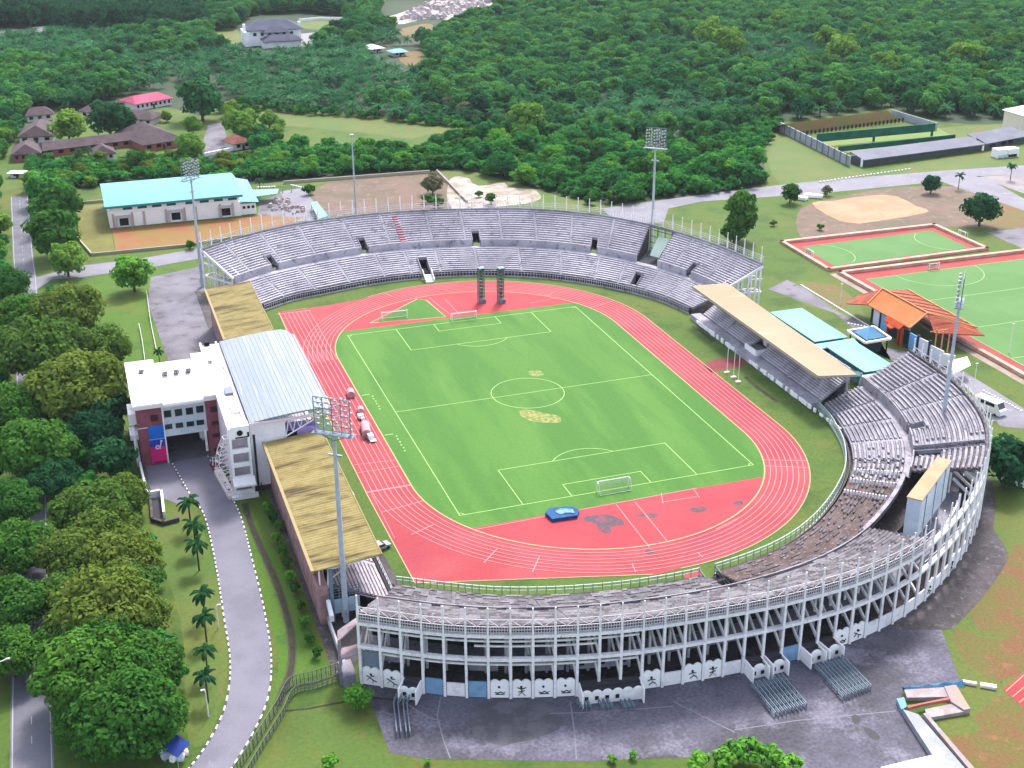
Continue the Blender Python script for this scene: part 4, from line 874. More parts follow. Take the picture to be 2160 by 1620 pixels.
# ------------------------------------------------------------------ buildings east of the stand
def hip(mb_, x0, y0, x1, y1, ze, zr, ins):
    a = [(x0,y0,ze),(x1,y0,ze),(x1,y1,ze),(x0,y1,ze)]
    if (x1-x0) > (y1-y0): r = [(x0+ins,(y0+y1)/2,zr),(x1-ins,(y0+y1)/2,zr)]; f = [(0,1,5,4),(1,2,5),(2,3,4,5),(3,0,4)]
    else: r = [((x0+x1)/2,y0+ins,zr),((x0+x1)/2,y1-ins,zr)]; f = [(0,1,4),(1,2,5,4),(2,3,5),(3,0,4,5)]
    mb_.add(a+r+[(p[0],p[1],ze-.25) for p in a], f+[(6,7,1,0),(7,8,2,1),(8,9,3,2),(9,6,0,3),(9,8,7,6)])
for y0, y1, x0, x1, lb in ((-4.6,19,78.6,88.6,'low building with bright turquoise roof behind the tan roof, far one'),(-26.5,-8.3,79.6,88.8,'low building with bright turquoise roof next to curved seating, near one')):
    t = thing('low_building', lb, 'building', ((x0+x1)/2,(y0+y1)/2,0), 0, 'turquoise-roofed buildings behind the eastern stand')
    mr_ = MB(); mr_.box2((x0+.8,y0+.8,0),(x1-.8,y1-.8,4.6)); mr_.build('wall', M('grey_teal_wall', '#5f8d92', fine=.08), t)  # even grey-teal wall colour
    mr_ = MB(); hip(mr_, x0, y0, x1, y1, 4.9, 5.3, 4); mr_.build('roof', teal, t)
    mr_ = MB(); yy = y1-5 if y0 > -5 else y0+2; mr_.box2((x0-1.2,yy,3.6),(x0+.5,yy+4,3.8)); mr_.box2((x0-2.5,y0-.6 if y0 < -5 else y1-3,2.4),(x0-.2,(y0-.6 if y0 < -5 else y1-3)+3,4.3)); mr_.build('side_porch', M('dark_teal', '#4f8489', fine=.06), t)
t = thing('link_canopy', 'small turquoise canopy joining the two turquoise-roofed buildings', 'canopy', (81,-6.4,0)); mr_ = MB(); mr_.slab([(78,-8.0,4.2),(90,-7.6,4.2),(90,-5,4.5),(78,-5.2,4.5)], .2); mr_.build('roof', teal, t); mr_ = MB()
for x in (79,84,89.5): mr_.box((x,-6.5,2.1),(.25,.25,4.2))
mr_.build('post', darkgrey, t)
t = thing('kiosk', 'square kiosk with white frame and small blue glass pyramid on top', 'kiosk', (96,-3.6,0))
mr_ = MB(); q = [Vector(G(*c,4)) for c in ((1788,699),(1825,724),(1879,715),(1843,690))]; mr_.slab(q, .25); mr_.build('flat_roof', darkgrey, t)
mr_ = MB()
for i in range(4): mr_.beam(q[i]+Vector((0,0,.1)), q[(i+1)%4]+Vector((0,0,.1)), .5, .6)
mr_.build('roof_edge', white, t)
cq = sum(q, Vector())/4; mr_ = MB(); b_ = [cq+(p-cq)*.72+Vector((0,0,.25)) for p in q]; mr_.add(b_+[cq+Vector((0,0,2.7))], [(0,1,4),(1,2,4),(2,3,4),(3,0,4),(3,2,1,0)]); mr_.build('pyramid', M('blue_glass_roof', '#7cbbe6', '#6cacd9', s=.3, fine=.02, rough=.3), t)
mr_ = MB(); 
for p in q: r = cq+(p-cq)*.85; mr_.box((r.x,r.y,2),(.3,.3,4))
r = [cq+(p-cq)*.6 for p in q]; mr_.prism([(p.x,p.y) for p in r], 0, 3.6); mr_.build('kiosk_body', darkgrey, t)
# orange pavilion
t = thing('pavilion', 'orange gable-roofed pavilion with blue and white wall panels by the turf field', 'building', (113,3,0))
org = M('orange_roof', '#ef8a4a', '#e67c3c', s=.15, lo=.4, hi=.65, c3='#f29c5c', s3=.4, lo3=.55, hi3=.65, fine=.05, st3=(1,.15,1)); rdo = M('red_orange_roof', '#c2573c', '#b34c38', s=.2, c3='#e07a4c', s3=.9, lo3=.55, hi3=.6, fine=.06, st3=(.15,1.6,1))
mr_ = MB(); mr_.slab([(107.2,-5.5,5.2),(114.2,-3,7.8),(114,18,7.8),(107.0,14.5,5.2)], .25); mr_.build('roof', org, t)
mr_ = MB(); mr_.slab([(114.2,-3,7.75),(126,-8.6,4.2),(126.5,23.5,4.2),(114,18,7.75)], .25); mr_.slab([(114.2,-3.1,7.7),(111.8,-10,5.0),(125,-14,4.0),(126,-8.7,4.15)], .25); mr_.slab([(107,14.6,5.1),(103.5,19.5,4.2),(110,23.5,4.6),(113.9,18.1,7.7)], .25); mr_.build('lower_roof', rdo, t)
mr_ = MB(); mr_.beam((114.2,-3,8.0),(114,18,8.0),.4,.3); mr_.beam((107.2,-5.5,5.4),(114.2,-3,8.0),.35,.3); mr_.beam((107,14.5,5.4),(114,18,8.0),.35,.3); mr_.beam((126,-8.6,4.4),(126.5,23.5,4.4),.35,.3); mr_.beam((114.2,-3,7.9),(126,-8.6,4.4),.3)
for i in range(7): y = 16-3.6*i; mr_.beam((114.1,y-.5,7.95),(126.3,y-1+(y-6)*.25,4.4),.22,.25)
mr_.build('ridge_trim', M('pale_orange', '#f4b078', fine=.03), t)
wp = [M('panel_white', '#e2e4ee', fine=.04, k=.85), M('panel_sky', '#77b5e2', fine=.04, k=.85)]; wd = [(108.2,13.6),(106.6,-6.2),(108.0,-20)]
lin_ = curve(wd, 8); Lt = sum(math.dist(lin_[i],lin_[i+1]) for i in range(len(lin_)-1))
def along(s_):
    for i in range(len(lin_)-1):
        d_ = math.dist(lin_[i],lin_[i+1])
        if s_ <= d_ or i == len(lin_)-2: f = s_/d_; return (lin_[i][0]+(lin_[i+1][0]-lin_[i][0])*f, lin_[i][1]+(lin_[i+1][1]-lin_[i][1])*f)
        s_ -= d_
for i, (a, b, c) in enumerate(((1.2,4.6,0),(5.6,9.2,1),(20.4,23.6,1),(24.4,28,0),(28.6,33.4,0))):
    A, B = along(a), along(b); mr_ = MB(); mr_.beam((*A,2.4),(*B,2.4),.25,4.4 if i < 4 else 3.2); mr_.build('wall_panel', wp[c], t)
mr_ = MB()
for s_ in (.5,5.1,9.6,20,24,28.3): p = along(s_); mr_.box((p[0],p[1],2.6),(.6,.6,5.2))
A, B = along(9.6), along(20); mr_.beam((A[0]+.4,A[1],2.2),(B[0]+.4,B[1],2.2),.2,4.2); mr_.build('wall_pillar', M('navy_pillar', '#2d4763', fine=.05), t)
t2 = thing('entrance_porch', 'bright orange arched porch in front of the orange pavilion wall', 'porch', (106,-1.5,0)); bo = M('bright_orange', '#f4642a', '#e85a24', s=.5, fine=.05)
mr_ = MB(); mr_.slab([(104.2,-5,5.2),(105.5,-5.2,6.4),(105.5,2.5,6.4),(104.2,2.2,5.2)], .3); mr_.slab([(105.5,-5.2,6.4),(107.1,-5,5.3),(107.1,2.4,5.3),(105.5,2.5,6.4)], .3); mr_.slab([(103.4,-2.5,4.6),(105,-3.4,5.6),(105,.6,5.6),(103.4,-.2,4.6)], .3); mr_.build('porch_roof', bo, t2)
mr_ = MB()
for y in (-4.6,-3.2,1.8): mr_.box((105.6,y,2.6),(.6,.6,5.2))
mr_.build('porch_pillar', bo, t2)
t = thing('compound_wall', 'white compound wall with slanted white awning behind the curved seating rim', 'wall', (108,-24,0))
mr_ = MB(); wall_line(mr_, [tuple(G(*q)[:2]) for q in [(1958,752),(1985,770),(2010,775)]], .4, 3.4); mr_.build('wall_body', white, t); mr_ = MB(); mr_.slab([G(2000,762,3.5),G(2012,788,2.8),G(2048,770,3.6),G(2040,752,4.2)], .15); mr_.build('awning', white, t)
mr_ = MB(); 
for q in ((1972,730),(1985,735),(1998,742)): p = G(*q,2); mr_.box((p.x,p.y,3.4),(.3,.3,6.8)); 
mr_.beam(G(1962,700,6),G(2000,695,6),.2); mr_.build('white_frame', M('pale_orange',''), t)
for lab, pts, h in (('pink-topped low wall enclosing the smaller turf field',[(121.2,57),(181.6,58.2),(181.6,86.6),(122,87.2),(121.2,57)],.9),('pink-topped low wall enclosing the larger turf field',[(122.8,-60),(122.9,52.8),(231,51.3)],1.0)):
    w_ = wallthing('field_wall', lab, 'wall', pts, 1.3, h, M('orange_pink_wall', '#efbfae', '#e6a893', s=.3, fine=.05, k=.62))
t = thing('ramp_path', '', 'path') if False else None
mb_ = MB(); ribbon(mb_, [(120.6,-60),(120.8,54)], 2.2, .03); struct(mb_, 'path', M('pink_path', '#c9b3a6', '#b5a090', s=.2, fine=.08))
# ------------------------------------------------------------------ scoreboard
t = thing('scoreboard', 'tall pale blue scoreboard box with tan top standing in the grandstand gap', 'scoreboard', (46.8,-96.8,0))
a, b = Vector((39.3,-102.8,0)), Vector((54.3,-91.1,0)); dv = (b-a).normalized(); nv = Vector((dv.y,-dv.x,0)); ang = math.atan2(dv.y,dv.x); mid = (a+b)/2; L_ = (b-a).length
mb = MB(); mb.box((mid.x,mid.y,11.9),(L_,2.6,8.0),ang); mb.build('cabinet', paleblue, t)
mb = MB(); mb.box((mid.x,mid.y,16.0),(L_+.3,2.9,.25),ang); mb.build('top_cover', M('peach_top', '#ecc09a', '#e2b48c', s=.3, fine=.04), t)
mb = MB()
for f in (.06,.36,.66,.94): p = a+(b-a)*f; mb.box((p.x,p.y,4),(.8,1.2,8),ang)
mb.build('support_leg', paleblue, t)
mb = MB(); 
for f in (.18,.5,.82): p = a+(b-a)*f+nv*1.36; mb.box((p.x,p.y,12),(.12,.1,7.4),ang); mb.box((p.x,p.y,15.2),(.5,.12,.5),ang)
mb.build('cladding_joint', M('joint_blue', '#98aecb', fine=.03), t)
mb = MB(); p = mid-nv*1.33; mb.box((p.x,p.y,12),(L_-1,.1,6.6),ang); mb.build('display_face', dark, t)
# ------------------------------------------------------------------ floodlight masts
def mast(label, x, y, face, H=43.5, zb=0, first=None):
    if first: return copy_tree(first, (x,y,zb), face, 1, label, FT)
    t = thing('floodlight_mast', label, 'floodlight', (x,y,zb), face, 'stadium floodlight masts')
    mb = MB(); mb.tube((0,0,0),(0,0,14),.56,.48,10); mb.tube((0,0,14),(0,0,37.5),.48,.3,10); mb.build('pole', M('mast_blue_grey', '#c6cedb', '#b8c1d0', s=.3, fine=.04, k=.75), t, True)
    mb = MB()
    for i in range(7): z = 38+i*1.0; mb.beam((-3.3,.25,z),(3.3,.25,z),.12)
    for x_ in (-3.3,-1.65,0,1.65,3.3): mb.beam((x_,.3,37.6),(x_,.3,44),.13)
    mb.beam((-3.6,.3,37.8),(0,.3,36.2),.14); mb.beam((3.6,.3,37.8),(0,.3,36.2),.14); mb.slab([(-3.8,-.9,37.5),(3.8,-.9,37.5),(3.8,.9,37.5),(-3.8,.9,37.5)],.12)
    for s in (-.9,.9): mb.beam((-3.8,s,38.5),(3.8,s,38.5),.07)
    mb.build('head_frame', greymetal, t, True)
    mb = MB(); mb.beam((-1.3,0,33.4),(1.3,0,33.4),.3,.3); mb.box((0,.45,2.2),(.9,.5,1.6)); mb.build('cross_arm', steel, t, True)
    lm = MB(); n = 10
    lm.tube((0,0,0),(0,-.42,-.18),.12,.28,10); me = None
    for i in range(6):
        for j in range(8):
            x_ = -3.0+6.0*j/7+.1*((j*5+i*7)%3); z = 38.4+i*1.0+.2*((j*7+i*3)%3)
            if me is None: o = lm.build('lamp', lamp_m, t, True); me = o.data
            else: o = bpy.data.objects.new('lamp', me); COL.objects.link(o); o.parent = t
            o.location = (x_, -.25-.15*((i+j)%2), z)
    return t
def facing(x, y): return math.atan2(-y, -x)+PI/2
mx = mast('floodlight mast in front of the stained yellow roof, nearest of the four', -64.3, -83.5, facing(-64.3,-83.5)); bpy.context.view_layer.update(); FT = tree_of(mx)
mast('floodlight mast rising beside the turquoise-roofed hall and far terrace end', -67.3, 108.7, facing(-67.3,108.7), first=mx).scale = (.9,.9,.9)
mast('floodlight mast standing in the green-glazed notch of the far terrace', 73.6, 87, facing(73.6,87), zb=0, first=mx).scale = (.97,.97,.97)
mast('floodlight mast leaning over the curved seating beside the scoreboard', 75.3, -63.2, facing(75.3,-63.2), zb=0, first=mx).scale = (.97,.97,.97)
t = thing('lamp_mast', 'slim tall grey mast with a single small lamp behind the far terrace', 'lamp mast', (-7.6,159.5,0)); mb = MB(); mb.tube((-7.6,159.5,0),(-7.6,159.5,31.2),.42,.18,8); mb.build('pole', M('mast_blue_grey',''), t); mb = MB(); mb.box((-7.6,159.5,31.4),(1.3,.8,.5)); mb.build('lamp', lamp_m, t)
# street lamps
def lamp(label, px, py, h, arm, grp=None):
    p = G(px,py); t = thing('street_lamp', label, 'street lamp', (p.x,p.y,0), 0, grp); mb = MB(); mb.tube((p.x,p.y,0),(p.x,p.y,h),.12,.07,6)
    if arm: mb.beam((p.x,p.y,h),(p.x+arm[0],p.y+arm[1],h+.3),.1)
    mb.build('pole', offwhite, t); mb = MB(); e = (p.x+(arm[0] if arm else 0),p.y+(arm[1] if arm else 0),h+.3); mb.box(e,(.7,.35,.18)); mb.build('lamp_head', lamp_m, t)
lamp('white lamp post on the lawn beside the middle driveway palms', 461, 1325, 4.5, (.5,0)); lamp('white lamp post on the lawn at the bend of the driveway', 440, 1512, 5, (-.4,0))
lamp('slender post at the hedge edge between trees and brick office', 228, 930, 6.5, None); lamp('street lamp arm reaching over the left verge of the tree-lined road', -30, 1500, 8, (4.6,1.2))
lamp('pale post beside the serrated kerb left of the orange pavilion', 1772, 642, 6, None); lamp('pale post on the larger turf field touching the pink wall', 2050, 840, 9, None); lamp('tall thin post on the larger turf field at its right', 2128, 745, 8, None)
# ------------------------------------------------------------------ field equipment
netm = M('goal_net', '#c3d8bd', fine=.05)
def goal(label, x, y, rz, w=7.32, h=2.44, d=1.8, sag=False, mt=white):
    t = thing('goal', label, 'goal', (x,y,0), rz); mb = MB(); r = .1
    for s in (-1,1): mb.tube((s*w/2,0,0),(s*w/2,0,h),r,n=6)
    mb.tube((-w/2-r,0,h),(w/2+r,0,h),r,n=6)
    for s in (-1,1): mb.beam((s*w/2,0,h),(s*w/2,d*.5,h),.06); mb.beam((s*w/2,d*.5,h),(s*w/2,d,0),.06)
    mb.beam((-w/2,d,.05),(w/2,d,.05),.06); mb.build('goal_frame', mt, t, True); mb = MB(); n = 24
    for i in range(n+1): x_ = -w/2+w*i/n; mb.beam((x_,.1,h),(x_,d*.5,h-.05-(.5*abs(math.sin(i*.55)) if sag else 0)),.035); mb.beam((x_,d*.5,h-.05-(.5*abs(math.sin(i*.55)) if sag else 0)),(x_,d,.05),.035)
    for k in range(8): f = k/7; mb.beam((-w/2,d*.5+d*.5*f,h*(1-f)+.03),(w/2,d*.5+d*.5*f,h*(1-f)+.03),.035)
    mb.build('goal_net', netm, t, True); return t
goal('white goal with net at the near end of the football pitch', 0.2, -HY, PI, sag=True)
goal('white goal with net at the far end of the football pitch', 0, HY+.2, 0)
p = G(833,674); goal('spare white goal standing on the small grass triangle behind the far line', p.x, p.y, -.05)
p = G(1709,541); goal('small green-white goal at the left end of the smaller turf field', p.x, p.y, PI/2, 3.6, 2.1, 1.2); p = G(2028,500); goal('small goal against the far right wall of the smaller turf field', p.x, p.y, -PI/2, 3.6, 2.1, 1.2)
goal('small goal centred on the far wall of the larger turf field', 153, 46.6, 0, 3.66, 2.1, 1.2)
# blue landing mat
p = G(1186,1089); t = thing('landing_mat', 'blue high-jump landing mat with pale top on the red infield', 'mat', (p.x,p.y,0)); mb = MB(); P_ = [G(*q)[:2] for q in [(1150,1088),(1158,1079),(1205,1074),(1222,1083),(1218,1094),(1165,1102)]]; mb.prism([(q[0],q[1]) for q in P_], .04, .8); mb.build('mat_body', M('mat_blue', '#2a6fb4', '#235d9b', s=.8, fine=.06), t)
mb = MB(); P_ = [G(*q,.82)[:2] for q in [(1170,1079),(1182,1073),(1208,1075),(1212,1083),(1196,1082),(1180,1086)]]; mb.prism([(q[0],q[1]) for q in P_], .8, .95); mb.build('mat_cover', M('mat_pale', '#9cc9dc', '#6da8c8', s=1.2, fine=.08), t)
# lattice towers on the far red zone
for px, py, lb in ((1015,640,'green-grey lattice tower left of its twin before the far fence'),(1056,640,'green-grey lattice tower right of its twin before the far fence')):
    p = G(px,py-3); t = thing('lattice_tower', lb, 'tower', (p.x,p.y,0), .1, 'lattice towers by the far goal'); mb = MB(); w_, H_ = .75, 10.4
    for sx in (-1,1):
        for sy in (-1,1): mb.beam((sx*w_,sy*w_,0),(sx*w_,sy*w_,H_),.15)
    for i in range(11):
        z = i*1.0+.1
        for sx in (-1,1): mb.beam((sx*w_,-w_,z),(sx*w_,w_,z+1*(i<10)),.1); mb.beam((-w_,sx*w_,z),(w_,sx*w_,z+1*(i<10)),.1); mb.beam((-w_,sx*w_,z),(w_,sx*w_,z),.1); mb.beam((sx*w_,-w_,z),(sx*w_,w_,z),.1)
    mb.build('tower_frame', M('tower_green', '#6c8579', '#8fa296', s=.8, fine=.1), t, True); mb = MB()
    for i in range(9): mb.box((0,0,.7+i*1.1),(1.0,1.0,.5))
    mb.build('tower_netting', M('tower_net', '#5d7a68', '#7b9385', s=.9, fine=.1), t, True); mb = MB(); mb.box((0,-.9,.6),(1.9,1.2,1.2)); mb.box((.2,0,10.6),(1.9,1.9,.18)); mb.build('tower_platform', greymetal, t, True)
# dugouts and small items on the main-stand straight
pinkgrey = M('pink_grey_cover', '#cf9fa4', '#bd8f95', s=.8, fine=.06, k=.8)
def shelter(label, px, py, L, W, H):
    p = G(px,py); t = thing('team_shelter', label, 'shelter', (p.x,p.y,0), -.13+PI/2); mb = MB(); n = 8
    for i in range(n):
        a, b = PI*i/n, PI*(i+1)/n
        mb.quad((-L/2,W/2*math.cos(a),H*.45+H*.55*math.sin(a)),(L/2,W/2*math.cos(a),H*.45+H*.55*math.sin(a)),(L/2,W/2*math.cos(b),H*.45+H*.55*math.sin(b)),(-L/2,W/2*math.cos(b),H*.45+H*.55*math.sin(b)))
    for s in (-1,1): mb.add([(s*L/2,W/2*math.cos(PI*i/n),H*.45+H*.55*math.sin(PI*i/n)) for i in range(n+1)]+[(s*L/2,-W/2,0),(s*L/2,W/2,0)], [tuple(range(n+3))])
    mb.quad((-L/2,-W/2,0),(L/2,-W/2,0),(L/2,-W/2,H*.45),(-L/2,-W/2,H*.45)); mb.build('shelter_shell', pinkgrey, t, True)
    mb = MB(); mb.box((0,W*.1,.45),(L*.85,.5,.1)); mb.box((0,W*.3,.2),(L*.8,.1,.4)); mb.build('bench_seat', darkgrey, t, True); return t
shelter('pinkish covered team shelter standing on the red lanes, longest one', 772, 914, 5.4, 2.2, 2.2); shelter('small pinkish shelter on the red lanes near the floodlight head', 761, 872, 2.0, 1.7, 1.7); shelter('pale pink shelter on the lanes just beyond the floodlight lamps', 740, 835, 2.6, 1.9, 1.7)
p = G(782,928); t = thing('cart', 'small white cart standing at the end of the longest team shelter', 'cart', (p.x,p.y,0)); mb = MB(); mb.box((p.x,p.y,.9),(1.2,1.6,1.1)); mb.box((p.x+.3,p.y-1.2,.4),(1.4,1.2,.15)); mb.build('cart_body', white, t); mb = MB(); [mb.tube((p.x+s*.55,p.y+q,.3),(p.x+s*.7,p.y+q,.3),.3,n=10) for s in (-1,1) for q in (-.5,.5)]; mb.build('wheel', dark, t)
p = G(761,884); t = thing('cart', 'white box cart between two pinkish shelters on the lanes', 'cart', (p.x,p.y,0)); mb = MB(); mb.box((p.x,p.y,.8),(1.3,1.1,1.0)); mb.box((p.x+.3,p.y-.9,.5),(.8,.8,.6)); mb.build('cart_body', white, t); mb = MB(); [mb.tube((p.x+s*.6,p.y+q,.25),(p.x+s*.72,p.y+q,.25),.25,n=10) for s in (-1,1) for q in (-.4,.4)]; mb.build('wheel', dark, t)
for px, py, lb in ((728,1016,'white bench against the yellow-roofed stand front, upper one'),(741,1042,'white bench against the yellow-roofed stand front, lower one')):
    p = G(px,py); t = thing('bench', lb, 'bench', (p.x,p.y,0), PI/2+.02); mb = MB(); mb.box((0,0,.5),(3.2,.6,.1)); mb.box((0,.32,.85),(3.2,.08,.5)); mb.build('bench_seat', white, t, True); mb = MB(); [mb.box((s*1.3,0,.23),(.1,.5,.46)) for s in (-1,1)]; mb.build('bench_leg', steel, t, True)
p = G(802,1158); 
def car(label, cat, x, y, rz, mt, L=4.3, W=1.8, H=1.5, van=False):
    t = thing('car' if not van else 'van', label, cat, (x,y,0), rz); mb = MB()
    if van: prof = [(-L/2,.35),(-L/2,H-.1),(-L/2+.15,H),(L/2-1.2,H),(L/2-.45,H*.55),(L/2,H*.5),(L/2,.35)]
    else: prof = [(-L/2,.35),(-L/2,.85),(-L/2+.5,.95),(-L/2+1.1,H),(L/2-1.9,H),(L/2-1.1,.98),(L/2-.1,.85),(L/2,.35)]
    n = len(prof); vs = [(x_,-W/2,z) for x_,z in prof]+[(x_,W/2,z) for x_,z in prof]; mb.add(vs, [tuple(range(n)), tuple(range(2*n-1,n-1,-1))]+[(i,i+n,(i+1)%n+n,(i+1)%n) for i in range(n)]); mb.build('body', mt, t, True)
    mb = MB()
    for s in (-1,1): mb.box((-.2 if not van else -.3,s*(W/2+.005),H*.78),((L*.42 if not van else L*.6),.03,H*.26))
    if van: mb.add([(L/2-1.16,-W/2+.1,H-.06),(L/2-1.16,W/2-.1,H-.06),(L/2-.46,W/2-.1,H*.6),(L/2-.46,-W/2+.1,H*.6)],[(0,1,2,3)])
    else: mb.add([(L/2-1.86,-W/2+.1,H-.02),(L/2-1.86,W/2-.1,H-.02),(L/2-1.1,W/2-.1,1.02),(L/2-1.1,-W/2+.1,1.02)],[(0,1,2,3)])
    mb.build('window', glass, t, True)
    for sx in (-1,1):
        for sy in (-1,1): mb = MB(); mb.tube((sx*L*.31,sy*(W/2-.2),.34),(sx*L*.31,sy*(W/2+.02),.34),.34,n=12); mb.build('wheel', dark, t, True)
    return t
silver = M('silver_paint', '#c9cdd3', fine=.03, rough=.35); car('silver car parked on the grass behind the yellow roof corner', 'car', p.x, p.y, .3, silver)
car('white minibus parked behind the curved seating rim', 'minibus', 101.2, -47.6, -1.3, white, 7.6, 2.5, 3.2, True)
p = G(2140,1022); car('white van half hidden beside a tree outside the curved grandstand', 'van', p.x, p.y, 2.1, white, 5.4, 2.0, 2.3, True)
p = G(2118,330); t = thing('storage_hut', 'white boxy hut with two roof halves by the grey range building', 'hut', (p.x,p.y,0)); mb = MB(); mb.box((p.x-2.6,p.y,1.8),(5,4,3.6)); mb.box((p.x+2.8,p.y-.3,1.8),(5.2,4,3.6)); mb.build('hut_wall', white, t); mb = MB(); mb.box((p.x,p.y-2.25,.7),(9,.1,1.2)); mb.build('dark_base', M('pale_blue_panel',''), t)
# queue rails
def rail(x, y, rz, L, bend=False, label=None, first=None, grp=None):
    t = thing('queue_rail', label, 'railing', (x,y,0), rz, grp); mb = MB(); pts = [(0,0),(L,0)] if not bend else [(0,0),(L*.22,-.9),(L,-.9-.55)]
    for i in range(len(pts)-1):
        for z in (1.05,.55): mb.beam((*pts[i],z),(*pts[i+1],z),.16)
    n = max(2,int(L/1.6)); 
    for i in range(n+1):
        x_ = L*i/n; f = x_/L; y_ = 0 if not bend else (-.9*min(1,f/.22) -.55*max(0,(f-.22)/.78)); mb.box((x_,y_,.53),(.13,.13,1.06))
    mb.build('rail_frame', greymetal, t, True); return t
RB = tree_of
def railset(A, B, n, L, ang, lab, grp):
    first = None
    for i in range(n):
        f = i/(n-1) if n > 1 else 0; p = G(*A)+(G(*B)-G(*A))*f
        if first is None: first = rail(p.x, p.y, ang, L, False, lab, None, grp); bpy.context.view_layer.update(); T_ = tree_of(first)
        else: copy_tree(first, (p.x,p.y,0), ang, 1, None, T_)
def dirang(a, b): A, B = G(*a), G(*b); return math.atan2(B.y-A.y,B.x-A.x)
railset((1584,1450),(1648,1432),9,G(1584,1450).xy.__sub__(G(1637,1514).xy).length if False else (G(1637,1514)-G(1586,1450)).length, dirang((1586,1450),(1637,1514)), 'one of the parallel grey-blue queue rails in the left-hand block by the blue shutter', 'queue rails, left block')
railset((1718,1412),(1775,1392),9,(G(1778,1478)-G(1718,1412)).length, dirang((1718,1412),(1778,1478)), 'one of the parallel grey-blue queue rails in the right-hand block near the murals', 'queue rails, right block')
for j, (px, w_) in enumerate(((1225,8),(1270,9),(1316,9))):
    railset((px-8,1486),(px+10,1484),3,1.9,-PI/2+.1, ['one of three short rails at the left end of the widest booth','one of three short rails at the middle of the widest booth','one of three short rails at the right end of the widest booth'][j], ['short queue rails, left trio','short queue rails, middle trio','short queue rails, right trio'][j])
first = None
for px in (836,845,856,864):
    A = G(px+2,1473); B = G(px+21,1552); t_ = rail(A.x, A.y, math.atan2(B.y-A.y,B.x-A.x), (B-A).length, True, 'one of four long bent rails in front of the small two-window booth', None, 'bent queue rails')
# debris: foundations, tarps, ramp at the plaza corner
t = thing('rubble_foundation', 'pale broken foundation slabs with a red strip beside the plaza', 'foundation', (*G(1960,1480)[:2],0))
def pr(pxs, z0, z1, nm, mt):
    mb = MB(); P_ = [G(*q)[:2] for q in pxs]; mb.prism([(q[0],q[1]) for q in P_], z0, z1); return mb.build(nm, mt, t)
pale = M('pale_slab', '#d7cbcb', '#c4b6b8', s=.4, c3='#e2b9a8', s3=.3, lo3=.55, hi3=.65, fine=.08)
pr([(1906,1463),(1990,1458),(2005,1478),(1912,1480)], .05, .8, 'slab', pale); pr([(1950,1503),(2005,1492),(2042,1507),(1955,1522)], .05, .7, 'slab', pale); pr([(1990,1458),(2015,1455),(2045,1505),(2032,1508),(2004,1490)], .05, 1.0, 'slab', pale); pr([(1910,1503),(2000,1484),(2003,1488),(1940,1500),(1915,1507)], .8, 1.3, 'red_strip', M('coral_strip', '#e08277', fine=.08)); pr([(1890,1483),(1906,1480),(1912,1500),(1900,1506)], .05, .9, 'blue_block', bluedoor)
p = G(1968,1450); t = thing('tarpaulin', 'long blue tarpaulin laid over the low bank at the plaza edge', 'tarp', (p.x,p.y,0)); mb = MB(); A, B = G(1907,1457), G(2030,1443); n = 12
for i in range(n):
    a = A+(B-A)*(i/n); b = A+(B-A)*((i+1)/n); ha, hb = .6+.25*math.sin(i*1.7), .6+.25*math.sin(i*1.7+1.7); o_ = Vector((.25,1.0,0)); mb.quad(a-o_,b-o_,b+Vector((0,0,hb)),a+Vector((0,0,ha))); mb.quad(a+Vector((0,0,ha)),b+Vector((0,0,hb)),b+o_,a+o_)
mb.build('sheet', M('tarp_blue', '#5f93bd', '#4f82ac', s=.4, fine=.08), t)
t = thing('ramp_wall', 'broad pale concrete ramp wall running off the bottom plaza corner', 'wall', (*G(1950,1560)[:2],0)); pr([(1903,1508),(1935,1518),(2040,1640),(2000,1660)], .03, 1.1, 'ramp_slab', M('pale_ramp', '#d2d4dd', '#c3c5cf', s=.3, fine=.06)); pr([(1945,1520),(1952,1518),(2065,1650),(2056,1655)], .03, 1.4, 'ramp_curb', pale)
t = thing('shed_roof', 'white corrugated low shed roof at the bottom edge of the plaza', 'shed', (*G(1920,1610)[:2],0)); mb = MB(); q = [G(1858,1618,2),G(1968,1592,2),G(1990,1622,2.3),G(1870,1650,2.3)]
for i in range(8): a = q[0]+(q[3]-q[0])*(i/8); b = q[1]+(q[2]-q[1])*(i/8); c = q[1]+(q[2]-q[1])*((i+.6)/8); d = q[0]+(q[3]-q[0])*((i+.6)/8); mb.slab([a,b,c,d],.15)
mb.build('roof_sheet', white, t); mb = MB(); mb.slab([x_-Vector((0,0,.16)) for x_ in q], .1); mb.prism([(x_.x,x_.y) for x_ in q], 0, 1.7); mb.build('shed_body', greymetal, t)
p = G(2010,1448); t = thing('concrete_beam', 'cream concrete beam lying from the plaza corner towards the red runway', 'beam', (p.x,p.y,0)); mb = MB(); A, B = G(2030,1438,.3), G(2102,1450,.3); mb.beam(A,A+(B-A)*.42,.6,.5); mb.beam(A+(B-A)*.52,B,.9,.5); mb.build('beam_body', M('cream_ledge',''), t)
